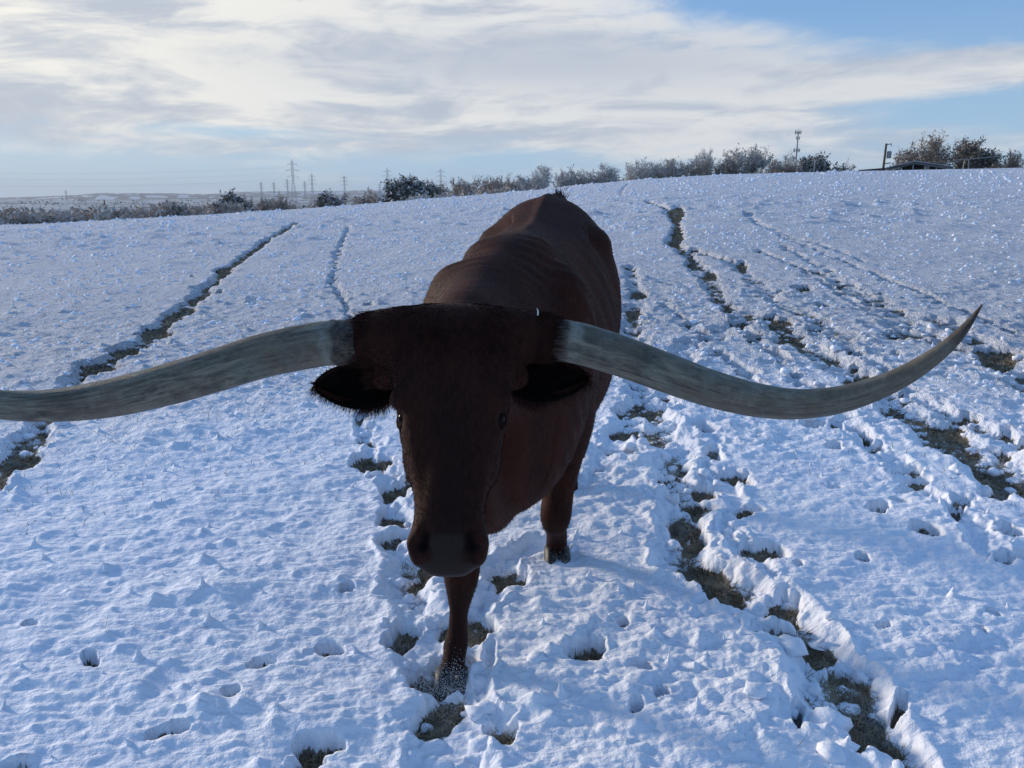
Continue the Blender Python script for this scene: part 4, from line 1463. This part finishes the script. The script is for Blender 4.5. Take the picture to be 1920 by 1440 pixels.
# bare muzzle skin: trapezoid between the nostrils and the lip
edge_n = np.interp(np.clip(ht, .49, .60), [.49, .505, .545, .562, .572, .60], [.046, .044, .030, .034, .072, .080])
pad = sstep(.016, -.014, np.abs(hs) - edge_n) * sstep(.484, .528, ht) * sstep(-.12, -.09, hn) * onhead
set_attr(bme, 'pad', np.clip(pad, 0, 1))
set_attr(bme, 'nostril', nostril)
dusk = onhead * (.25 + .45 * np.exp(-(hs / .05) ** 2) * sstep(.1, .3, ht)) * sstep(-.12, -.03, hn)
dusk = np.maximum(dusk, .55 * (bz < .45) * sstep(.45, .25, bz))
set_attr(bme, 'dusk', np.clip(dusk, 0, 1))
frost = sstep(.34, .10, bz) * .42 + sstep(.12, .03, bz) * .25
set_attr(bme, 'frost', frost)
steer = empty('longhorn_steer', (0.05, 2.9, 0))
tag(steer, 'dark red longhorn steer with huge grey horns walking through the snow', 'steer')
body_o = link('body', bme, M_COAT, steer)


def horn(px_pts, name_side, sidev):
    """rows: px, py, thickness px, distance"""
    q = catmull(px_pts, 8)
    N = 32
    v = []; along = []; around = []
    L = [0.]
    cs = []
    for p in q: cs.append(P(p[0], p[1], p[3]))
    for a, b in zip(cs[:-1], cs[1:]): L.append(L[-1] + (b - a).length)
    for i, p in enumerate(q):
        c = cs[i]
        t = (cs[min(i + 1, len(cs) - 1)] - cs[max(i - 1, 0)]).normalized()
        depth = c.y * math.cos(PITCH) + (CAM_H - c.z) * math.sin(PITCH)
        r = max(p[2] / 2 / FPX * depth, .0015)
        up = Vector((0, 0, 1)); up = (up - t * up.dot(t)).normalized(); sd2 = t.cross(up)
        f = L[i] / L[-1]
        for j in range(N):
            a = 2 * math.pi * j / N
            k = 1 + .02 * math.sin(3 * a + f * 9) + .012 * mnoise.noise(Vector((f * 30, math.cos(a) * 2, math.sin(a) * 2 + sidev))) + (.05 * mnoise.noise(Vector((f * 90, math.cos(a) * 5, math.sin(a) * 5))) if f < .07 else 0)
            v.append(c + (up * math.cos(a) + sd2 * math.sin(a)) * r * k)
            along.append(f); around.append(math.sin(a) * .5 + math.cos(a) * .5)
    f = []
    n = len(q)
    for i in range(n - 1):
        for j in range(N):
            k = (j + 1) % N
            f.append((i * N + j, i * N + k, (i + 1) * N + k, (i + 1) * N + j))
    m = mesh_np('horn', [tuple(x) for x in v], f)
    bm_ = bmesh.new(); bm_.from_mesh(m); bmesh.ops.holes_fill(bm_, edges=bm_.edges); bmesh.ops.recalc_face_normals(bm_, faces=bm_.faces); bm_.to_mesh(m); bm_.free()
    set_attr(m, 'along', along[:len(m.vertices)]); set_attr(m, 'around', around[:len(m.vertices)]); set_attr(m, 'side', [sidev] * len(m.vertices))
    return link('horn', m, M_HORN, steer)


hl = horn([(672, 641, 84, 1.83), (640, 643, 86, 1.83), (600, 646, 85, 1.825), (500, 666, 83, 1.81), (400, 696, 80, 1.79), (300, 724, 78, 1.77), (200, 747, 72, 1.75), (100, 760, 62, 1.73), (0, 759, 55, 1.71), (-90, 740, 47, 1.69), (-170, 695, 37, 1.68), (-225, 635, 24, 1.67), (-262, 570, 4, 1.66)], 'l', 1.0)
hr = horn([(1022, 634, 74, 1.83), (1050, 638, 78, 1.83), (1090, 645, 78, 1.825), (1160, 667, 77, 1.815), (1250, 700, 74, 1.80), (1330, 728, 70, 1.785), (1420, 750, 64, 1.77), (1504, 757, 57, 1.76), (1590, 745, 50, 1.75), (1680, 712, 41, 1.74), (1750, 670, 31, 1.73), (1800, 626, 20, 1.73), (1842, 571, 3, 1.72)], 'r', 5.0)
hr['label'] = 'horn curving out and up to a dark point'


# ears: cupped leaves with the hollow towards the camera
def ear(root, tip, half_h, back, droop):
    nu, nv_ = 28, 19
    root = Vector(root); tip = Vector(tip)
    ax = tip - root; L = ax.length; axn = ax.normalized()
    up = Vector((0, -.15, 1)); up = (up - axn * up.dot(axn)).normalized()
    fw = axn.cross(up).normalized()
    if fw.y > 0: fw = -fw
    v = []
    for layer in (0, 1):
        for i in range(nu):
            u = i / (nu - 1)
            hh = half_h * (.42 + .75 * math.sin(math.pi * min(1, (u * .95 + .05)) ** .85)) * math.sqrt(1 - u ** 12) if u < .999 else .001
            for j in range(nv_):
                s = -1 + 2 * j / (nv_ - 1)
                cup = (1 - s * s) * hh * 1.0 * (1 - .5 * u)
                roll = .012 * abs(s) ** 6
                c = root + axn * (u * L - .10 * L * (s * s) * (u > .6) * (u - .6)) + up * (s * hh - droop * u * u)
                c += -fw * (cup + back * u * u) - fw * (layer * (.007 * (1 - s ** 4) + .0025)) + fw * roll
                v.append(c)
    f = []
    for layer in (0, 1):
        o = layer * nu * nv_
        for i in range(nu - 1):
            for j in range(nv_ - 1):
                a, b, c, d_ = o + i * nv_ + j, o + i * nv_ + j + 1, o + (i + 1) * nv_ + j + 1, o + (i + 1) * nv_ + j
                f.append((a, b, c, d_) if layer == 0 else (d_, c, b, a))
    o = nu * nv_
    for i in range(nu - 1):
        for j in (0, nv_ - 1):
            a, b = i * nv_ + j, (i + 1) * nv_ + j
            f.append((a, b, o + b, o + a))
    for j in range(nv_ - 1):
        a = (nu - 1) * nv_ + j
        f.append((a, a + 1, o + a + 1, o + a))
    m = mesh_np('ear', [tuple(x) for x in v], f)
    bm_ = bmesh.new(); bm_.from_mesh(m); bmesh.ops.recalc_face_normals(bm_, faces=bm_.faces); bm_.to_mesh(m); bm_.free()
    n_in = (nu - 1) * (nv_ - 1)
    e = link('ear', m, [M_EARIN, M_COAT], steer)
    mi = np.zeros(len(m.polygons), np.int32); mi[n_in:] = 1
    m.polygons.foreach_set('material_index', mi)
    return e, (root, axn, up, fw, L, half_h, droop, back)


earL, eL = ear(P(738, 722, 1.85), P(582, 722, 1.90), .050, .01, .004)
earR, eR = ear(P(955, 712, 1.85), P(1112, 712, 1.93), .047, .015, .0)

# eyes
for s in (-1, 1):
    c = hd(s * .1035, .246, -.057)
    bm_ = bmesh.new(); bmesh.ops.create_uvsphere(bm_, u_segments=24, v_segments=16, radius=.0165, matrix=Matrix.Translation(c))
    for f_ in bm_.faces: f_.smooth = True
    m = bpy.data.meshes.new('eye'); bm_.to_mesh(m); bm_.free()
    ey = link('eye', m, M_EYE, steer)
    # lid: a torn ring of skin around the eyeball
    out = (HS * s * .82 + HN * .57).normalized()
    q4 = out.to_track_quat('Z', 'Y')
    v = []; f = []
    for i in range(24):
        a = 2 * math.pi * i / 24
        for j in range(8):
            b = 2 * math.pi * j / 8
            rr = .0165 + .0075 * math.cos(b)
            loc_ = q4 @ Vector((math.cos(a) * rr * .88, math.sin(a) * rr * 1.12, .0085 + .0045 * math.sin(b)))
            v.append(tuple(c + loc_))
            f.append((i * 8 + j, i * 8 + (j + 1) % 8, ((i + 1) % 24) * 8 + (j + 1) % 8, ((i + 1) % 24) * 8 + j))
    link('eyelid', mesh_np('eyelid', v, f), M_LID, ey)


# hooves: two claws each
def hoof(c, yaw=0., pitch=0.):
    root_m = Matrix.Translation(Vector(c)) @ Matrix.Rotation(yaw, 4, 'Z') @ Matrix.Rotation(pitch, 4, 'X')
    bm_ = bmesh.new()
    for s in (-1, 1):
        rings = []
        for (z, r, fwd) in ((.055, .024, .0), (.03, .028, -.008), (.0, .031, -.018), (-.03, .033, -.028), (-.034, .028, -.026)):
            ring = []
            for j in range(16):
                a = 2 * math.pi * j / 16
                yy = math.sin(a) * r * (1.75 if math.sin(a) < 0 else 1.2)
                ring.append(root_m @ Vector((s * .029 + math.cos(a) * r * .9, yy + fwd, z)))
            rings.append(ring)
        add_loft(bm_, rings)
    bmesh.ops.recalc_face_normals(bm_, faces=bm_.faces)
    for f_ in bm_.faces: f_.smooth = True
    m = bpy.data.meshes.new('hoof'); bm_.to_mesh(m); bm_.free()
    return link('hoof', m, M_HOOF, steer)


hoof((-.192, 2.275, -.022)); hoof((.186, 3.06, .035), 0, -.45); hoof((.285, 3.755, .01)); hoof((.08, 3.95, .01))


# ---- hair as thin tapering blades
def blades(name, roots, dirs, lens, widths, mat, parent, bend=None, segs=2):
    """all numpy arrays; builds one mesh of tapering strips facing roughly the viewer"""
    n = len(roots)
    dirs = dirs / np.linalg.norm(dirs, axis=1)[:, None]
    view = roots - np.array([0, 0, CAM_H]) + rng.normal(0, .8, (n, 3))
    side = np.cross(dirs, view); side /= np.linalg.norm(side, axis=1)[:, None] + 1e-9
    bend = np.zeros((n, 3)) if bend is None else bend
    V = []
    for k in range(segs):
        f = k / segs
        p = roots + dirs * (lens * f)[:, None] + bend * (f * f * lens)[:, None]
        wv = widths * (1 - f * .6)
        V += [p - side * wv[:, None] / 2, p + side * wv[:, None] / 2]
    V.append(roots + dirs * lens[:, None] + bend * lens[:, None])
    V = np.stack(V, 1).reshape(-1, 3)
    m_ = 2 * segs + 1
    b = np.arange(n)[:, None] * m_
    F = []
    for k in range(segs - 1):
        F.append(np.concatenate([b + 2 * k, b + 2 * k + 1, b + 2 * k + 3], 1)); F.append(np.concatenate([b + 2 * k, b + 2 * k + 3, b + 2 * k + 2], 1))
    F.append(np.concatenate([b + 2 * segs - 2, b + 2 * segs - 1, b + 2 * segs], 1))
    return link(name, mesh_np(name, V, np.concatenate(F)), mat, parent)


npoly = len(bme.polygons)
pc = np.empty(npoly * 3, np.float32); bme.polygons.foreach_get('center', pc); pc = pc.reshape(-1, 3)
pn = np.empty(npoly * 3, np.float32); bme.polygons.foreach_get('normal', pn); pn = pn.reshape(-1, 3)
hs_p = (pc - np.array(P0)) @ np.array(HS); ht_p = (pc - np.array(P0)) @ np.array(HA); hn_p = (pc - np.array(P0)) @ np.array(HN)


def scatter(sel, n, p=None):
    k_ = np.where(sel)[0]
    i = rng.choice(k_, n, p=None if p is None else p[k_] / p[k_].sum())
    return pc[i] + rng.normal(0, .0035, (n, 3)).astype(np.float32) * (1 - np.abs(pn[i])), pn[i], i


HSa, HAa, HNa = (np.array(v_) for v_ in (HS, HA, HN))
# long parted hair on the poll
sel = (ht_p > -.10) & (ht_p < .15) & (np.abs(hs_p) < .235) & (hn_p > -.13) & (pc[:, 1] < 1.95)
n = 11000
fall_p = sstep(.19, .02, ht_p + .02 * np.sin(hs_p * 60)) * sstep(.245, .19, np.abs(hs_p)) + 1e-5
sel = (ht_p > -.10) & (ht_p < .20) & (np.abs(hs_p) < .24) & (hn_p > -.13) & (pc[:, 1] < 1.95)
rt, nn, ii = scatter(sel, n, fall_p)
ds = hs_p[ii] - .0; dt = ht_p[ii] - .0
fl = HSa * ds[:, None] * 1.1 + HAa * (dt + .055)[:, None]
fl = fl / (np.linalg.norm(fl, axis=1)[:, None] + 1e-6)
dirs = fl + nn * .30 + rng.normal(0, .16, (n, 3))
wt = np.exp(-(hs_p[ii] / .09) ** 2)
blades('poll_hair', rt, dirs, (.008 + .016 * wt) * rng.uniform(.5, 1.5, n) * (.45 + .55 * sstep(.16, .03, ht_p[ii])) * (1 - .6 * sstep(.10, .18, np.abs(hs_p[ii]))), np.full(n, .0013), M_HAIR, steer, np.tile([0, 0, -.25], (n, 1)), 3)
n = 500
rt, nn, ii = scatter(sel & (ht_p < .03), n)
fl = HSa * hs_p[ii][:, None] + HAa * (.05 + ht_p[ii] + .05)[:, None]; fl /= np.linalg.norm(fl, axis=1)[:, None] + 1e-6
blades('poll_hair', rt, fl + nn * .45 + rng.normal(0, .25, (n, 3)), rng.uniform(.012, .036, n), np.full(n, .0011), M_HAIR2, steer, np.tile([0, 0, -.3], (n, 1)), 3)
# hair collar over the horn bases
for s in (-1, 1):
    sel = (hs_p * s > .185) & (hs_p * s < .25) & (np.abs(ht_p - .05) < .12) & (pc[:, 1] < 1.95)
    if sel.sum() < 10: continue
    n = 4200
    rt, nn, ii = scatter(sel, n)
    blades('horn_base_hair', rt, HSa * s * 1.0 + HAa * .12 + nn * .12 + rng.normal(0, .2, (n, 3)), rng.uniform(.010, .046, n) * rng.uniform(.4, 1, n), np.full(n, .0013), M_HAIR, steer, None, 2)
# short coat
sel = (pad[[0]] == pad[[0]]) & (pc[:, 2] > .2)
sel = sel & ~((ht_p > .485) & (np.abs(hs_p) < .1) & (pc[:, 1] < 1.75))
headp = pc[:, 1] < 1.95
n = 26000
rt, nn, ii = scatter(sel & headp & (hn_p > -.2), n)
fl = HAa + HSa * np.sign(hs_p[ii])[:, None] * .25 * np.abs(hs_p[ii])[:, None] * 6
blades('face_hair', rt, fl + nn * .16 + rng.normal(0, .12, (n, 3)), rng.uniform(.003, .008, n), np.full(n, .0010), M_HAIR, steer, None, 1)
n = 60000
rt, nn, ii = scatter(sel & ~headp & (pc[:, 1] < 3.9), n)
blades('coat_hair', rt, np.array([0, .8, -.55]) + nn * .30 + rng.normal(0, .15, (n, 3)), rng.uniform(.008, .018, n), np.full(n, .0016), M_HAIR2 if False else M_HAIR, steer, None, 1)


def ear_fringe(e, eo, n, s):
    root, axn, up, fw, L, hh0, droop, back = e
    rts = []; drs = []; ln = []
    for k in range(n):
        u = random.uniform(.02, .99)
        hh = hh0 * (.42 + .75 * math.sin(math.pi * min(1, (u * .95 + .05)) ** .85)) * (1 - u ** 5)
        side = -1 if random.random() < .72 else 1
        j = side * random.uniform(.80, 1.0)
        c = root + axn * (u * L) + up * (j * hh - droop * u * u) - fw * ((1 - j * j) * hh * (1 - .5 * u) + back * u * u)
        rts.append(tuple(c))
        dd = axn * random.uniform(.2, .9) + up * side * random.uniform(.25, 1.0) + fw * random.uniform(-.1, .4)
        drs.append(tuple(dd))
        ln.append(random.choice((.6, 1, 1, 1.7)) * random.uniform(.009, .021) * (1.5 if (side < 0 and u < .45) else 1) * (.7 if side > 0 else 1))
    blades('ear_hair', np.array(rts), np.array(drs), np.array(ln), np.full(n, .0012), M_HAIR, eo, np.tile([0, 0, -.3], (n, 1)), 3)
    rts = []; drs = []
    m_ = 700
    for k in range(m_):
        u = random.uniform(.0, .7); j = random.uniform(-.9, .7)
        hh = hh0 * (.42 + .75 * math.sin(math.pi * min(1, (u * .95 + .05)) ** .85))
        c = root + axn * (u * L) + up * (j * hh) - fw * ((1 - j * j) * hh * (1 - .5 * u) + back * u * u)
        rts.append(tuple(c)); drs.append(tuple(axn * .8 + fw * random.uniform(.2, .8) - up * random.uniform(0, .9)))
    blades('ear_lining_hair', np.array(rts), np.array(drs), rng.uniform(.012, .03, m_), np.full(m_, .0013), M_EARIN, eo, np.tile([0, 0, -.3], (m_, 1)), 3)
    m_ = 70     # tassels near the root
    rts = []; drs = []
    for k in range(m_):
        u = random.uniform(.08, .38)
        hh = hh0 * (.42 + .75 * math.sin(math.pi * min(1, (u * .95 + .05)) ** .85))
        c = root + axn * (u * L) - up * hh * .9
        rts.append(tuple(c)); drs.append(tuple(axn * random.uniform(-.2, .3) - up))
    blades('ear_tassel', np.array(rts), np.array(drs), rng.uniform(.02, .045, m_), np.full(m_, .0014), M_EARIN, eo, None, 3)


ear_fringe(eL, earL, 2200, -1)
ear_fringe(eR, earR, 2200, 1)
# tail head tuft and switch
n = 130
rt = np.array(P(1049, 378, 3.88)) + rng.normal(0, .014, (n, 3))
blades('tail_tuft', rt, np.array([0, 0, 1.0]) + rng.normal(0, .30, (n, 3)), rng.uniform(.02, .06, n), np.full(n, .004), M_SWITCH, steer, None, 2)
n = 500
rt = np.array([.24, 4.17, .62]) + rng.normal(0, .012, (n, 3))
blades('tail_switch', rt, np.array([0, 0, -1.0]) + rng.normal(0, .10, (n, 3)), rng.uniform(.15, .32, n), np.full(n, .003), M_SWITCH, steer, None, 3)

# a wisp of straw caught on the horn base
S_ = Soup(); p = P(1008, 592, 1.815)
S_.tube(p + Vector((0, 0, -.006)), p + Vector((.001, 0, .010)), .0022, .0018, 6); S_.tube(p + Vector((.001, 0, .010)), p + Vector((-.002, 0, .018)), .0018, .0004, 6)
tag(S_.build('straw_wisp', M_WHITE), 'tiny pale wisp of straw stuck on top of the right horn base', 'straw')

# ------------------------------------------------------------------ grass, clods, powder
cand = np.where((bare > .3) & (R2 < 42) & (np.abs(A2) < R(37)))
wgt = (R2[cand] * space[cand]); prob = wgt * np.clip(6 / R2[cand], .05, 2.6) ** 2; prob = prob / prob.sum()
NB = 75000
pick = rng.choice(len(cand[0]), NB, p=prob)
gx = X[cand][pick] + rng.normal(0, .008, NB); gy = Y[cand][pick] + rng.normal(0, .008, NB); gzv = Z[cand][pick] - .006
rr_ = np.hypot(gx, gy)
ln = rng.uniform(.022, .065, NB) * (1 + sstep(8, 30, rr_) * .9)
blade_dirs = np.stack([rng.normal(0, .75, NB), rng.normal(0, .75, NB), np.abs(rng.normal(.6, .35, NB)) + .12], 1)
gr = blades('dead_grass', np.stack([gx, gy, gzv], 1), blade_dirs, ln, .0026 * np.clip(rr_ / 3.0, 1, 8), M_GRASS, None, rng.normal(0, .35, (NB, 3)) * [1, 1, .3] + [0, 0, -.3], 2)
tag(gr, 'brown frosted grass showing in the trodden tracks', 'grass', kind='stuff')
# single stalks standing out of clean snow
NS = 130
sx = rng.uniform(-4, 4.5, NS); sy = rng.uniform(1.7, 9, NS)
sz = np.array([gz(a, b) for a, b in zip(sx, sy)]) - .01
st = blades('grass_stalks', np.stack([sx, sy, sz], 1), np.stack([rng.normal(0, .35, NS), rng.normal(0, .35, NS), np.ones(NS)], 1), rng.uniform(.025, .08, NS), np.full(NS, .0022), M_GRASS, None, None, 2)
tag(st, 'scattered dry stalks poking through the clean snow', 'grass', kind='stuff')

# frosted stubble: thin spikes of snow standing out of the surface
NSP = 420
sx = rng.uniform(-3.6, 4.2, NSP * 3); sy = rng.uniform(1.7, 7.5, NSP * 3)
kk = (perlin(sx / .9, sy / .7, 77) + rng.normal(0, .25, NSP * 3)) > .02
sx = sx[kk][:NSP]; sy = sy[kk][:NSP]
V = []; F = []
for a, b in zip(sx, sy):
    z0 = gz(a, b) - .006
    hgt = min(rng.gamma(3., .007) + .008, .045); r0 = hgt * rng.uniform(.28, .5) + .003; lx, ly = rng.normal(0, .28, 2) * hgt
    k0 = len(V)
    for q_, (fz, fr_) in enumerate(((0, 1.5), (.18, .8), (.45, .42), (.75, .24), (1., .06))):
        for m_ in range(7):
            an = 2 * math.pi * m_ / 7 + q_ * .4
            rr0 = r0 * fr_ * rng.uniform(.75, 1.25)
            V.append((a + lx * fz * fz + math.cos(an) * rr0, b + ly * fz * fz + math.sin(an) * rr0, z0 + hgt * fz * rng.uniform(.93, 1.05)))
    for q_ in range(4):
        for m_ in range(7):
            F.append((k0 + q_ * 7 + m_, k0 + q_ * 7 + (m_ + 1) % 7, k0 + (q_ + 1) * 7 + (m_ + 1) % 7, k0 + (q_ + 1) * 7 + m_))
tag(link('snow_spikes', mesh_np('snow_spikes', V, F), M_CLOD), 'small snow-caked stubble spikes standing out of the field', 'snow', kind='stuff')

# snow-capped grass tufts roughen the middle and far field
NT_ = 34000
rr1 = np.exp(rng.uniform(math.log(5.5), math.log(75), NT_)); aa1 = rng.uniform(R(-36.5), R(36.5), NT_)
tx = rr1 * np.sin(aa1); ty = rr1 * np.cos(aa1)
kk = (fbm(tx / 2.2, ty / 3.0, 141, 3) + rng.normal(0, .35, NT_)) > -.05
ci = np.clip(np.searchsorted(RR, rr1) - 1, 0, nr - 1); cj = np.clip(np.searchsorted(AZ, aa1) - 1, 0, na - 1)
kk &= path[ci, cj] < .15
tx = tx[kk]; ty = ty[kk]; rr1 = rr1[kk]
V = []; F = []
for a, b, q_ in zip(tx, ty, rr1):
    z0 = gz(a, b) - .012
    zz_ = min(rng.gamma(2.0, .25), 1.1) + .25
    wd = (.012 + .0013 * q_) * zz_ * rng.uniform(.7, 1.5); hg = (.012 + .0010 * q_) * zz_ * rng.uniform(.7, 1.3)
    k0 = len(V)
    an0 = rng.uniform(0, 6.28)
    for fz, fr_ in ((0, 1.25), (.6, .75)):
        for m_ in range(5):
            an = an0 + 2 * math.pi * m_ / 5
            q2 = wd * fr_ * rng.uniform(.6, 1.35)
            V.append((a + math.cos(an) * q2, b + math.sin(an) * q2 * .8, z0 + hg * fz * rng.uniform(.8, 1.3)))
    V.append((a + rng.normal(0, .3) * wd, b + rng.normal(0, .3) * wd, z0 + hg * rng.uniform(1.0, 1.6)))
    for m_ in range(5):
        n_ = (m_ + 1) % 5
        F += [(k0 + m_, k0 + n_, k0 + 5 + n_), (k0 + m_, k0 + 5 + n_, k0 + 5 + m_), (k0 + 5 + m_, k0 + 5 + n_, k0 + 10)]
tag(link('snowy_tufts', mesh_np('snowy_tufts', V, F), M_CLOD), 'snow-capped grass tufts roughening the middle and far field', 'snow', kind='stuff')
NQ = 7000
rr1 = np.exp(rng.uniform(math.log(4), math.log(70), NQ)); aa1 = rng.uniform(R(-36.5), R(36.5), NQ)
tx = rr1 * np.sin(aa1); ty = rr1 * np.cos(aa1)
sz = np.array([gz(a, b) for a, b in zip(tx, ty)]) - .01
st = blades('grass_tips', np.stack([tx, ty, sz], 1), np.stack([rng.normal(0, .6, NQ), rng.normal(0, .6, NQ), np.ones(NQ)], 1), rng.uniform(.02, .05, NQ) * (1 + rr1 / 30), .0025 + .0004 * rr1, M_GRASS, None, None, 1)
tag(st, 'dry grass tips showing all over the snowy field', 'grass', kind='stuff')

# loose crumbs of snow beside and in the tracks
ico = bmesh.new(); bmesh.ops.create_icosphere(ico, subdivisions=2, radius=1)
iv = np.array([v.co[:] for v in ico.verts]); if_ = np.array([[v.index for v in f.verts] for f in ico.faces]); ico.free()


def clod_mesh(centers, radii):
    V = []; F = []
    for k, (c, r) in enumerate(zip(centers, radii)):
        off = rng.uniform(0, 100, 3)
        dsp = np.array([1 + .55 * mnoise.noise(Vector((p * 1.2 + off).tolist())) + .35 * mnoise.noise(Vector((p * 2.7 + off).tolist())) + .16 * mnoise.noise(Vector((p * 6 + off).tolist())) for p in iv])
        sc = np.array([rng.uniform(.8, 1.3), rng.uniform(.8, 1.2), rng.uniform(.6, .9)])
        V.append(iv * dsp[:, None] * sc * r + c); F.append(if_ + k * len(iv))
    return np.concatenate(V), np.concatenate(F)


cand = np.where((path > .12) & (R2 < 9) & (np.abs(A2) < R(36)) & (pf < .9))
pr = (R2[cand] * space[cand]); pr = pr / pr.sum()
NC = 420
pick = rng.choice(len(cand[0]), NC, p=pr)
rad = rng.gamma(2.0, .006, NC) + .006
rad = np.clip(rad, .005, .035)
ctr = np.stack([X[cand][pick], Y[cand][pick], Z[cand][pick] + rad * .3], 1)
V, F = clod_mesh(ctr, rad)
tag(link('snow_crumbs', mesh_np('snow_crumbs', V, F), M_CLOD), 'loose crumbs of kicked snow lying along the tracks', 'snow', kind='stuff')
for (px, py, r, lab) in ((1486, 1216, .040, 'rounded snow lump right beside the dark opening lower right'), (1550, 1352, .055, 'largest broken snow slab in the lower right track'), (1412, 1320, .03, 'snow lump left of the largest broken slab'),
                         (885, 1238, .036, 'snow lump at the right of the planted front hoof'), (892, 1333, .026, 'snow lump just below the planted front hoof'), (1005, 1245, .03, 'snow lump on the slab right of the planted hoof'),
                         (905, 1395, .028, 'small snow lump at the bottom of the central track'), (1560, 1425, .034, 'snow lump cut by the bottom edge lower right'), (745, 1085, .028, 'snow lump left of the steer front leg'), (765, 1110, .022, 'smaller snow lump left of the steer front leg')):
    g = ground_at(px, py)
    c = np.array([[g[0], g[1], gz(*g) + r * .15]])
    V, F = clod_mesh(c, [r])
    tag(link('snow_lump', mesh_np('snow_lump', V, F), M_CLOD), lab, 'snow lump', 'broken lumps of snow in the tracks')
# powder thrown up round the two front hooves
NPW = 16000
which = rng.random(NPW) < .6
ax_ = np.where(which[:, None], np.array([[-.21, 2.26, .0]]), np.array([[.18, 3.05, .02]]))
off = rng.normal(0, 1, (NPW, 3)) * np.array([.12, .09, .035]); off[:, 2] = np.abs(off[:, 2])
pp = ax_ + off
sz_ = rng.uniform(.0003, .0010, NPW)
tet = np.array([[1, 1, 1], [-1, -1, 1], [-1, 1, -1], [1, -1, -1]]) * .8
V = (pp[:, None, :] + tet[None] * sz_[:, None, None]).reshape(-1, 3)
F = (np.array([[0, 1, 2], [0, 3, 1], [0, 2, 3], [1, 3, 2]])[None] + (np.arange(NPW) * 4)[:, None, None]).reshape(-1, 3)
tag(link('snow_powder', mesh_np('snow_powder', V, F, False), M_CLOD), 'fine powder snow kicked up around the front hooves', 'snow', kind='stuff')

# ------------------------------------------------------------------ haze
S_ = Soup(); box(S_, -8200, 8200, -300, 8200, -20, 110)
hz_o = S_.build('haze', None)
hm = bpy.data.materials.new('thin_air_haze'); hm.use_nodes = True
hn_ = hm.node_tree; hn_.nodes.clear()
pv = hn_.nodes.new('ShaderNodeVolumePrincipled'); pv.inputs['Color'].default_value = (.80, .88, 1, 1); pv.inputs['Density'].default_value = 1.1e-4; pv.inputs['Anisotropy'].default_value = .1
ho = hn_.nodes.new('ShaderNodeOutputMaterial'); hn_.links.new(pv.outputs[0], ho.inputs['Volume'])
hz_o.data.materials.append(hm)
tag(hz_o, 'thin winter haze over the far plain', 'haze', kind='stuff')
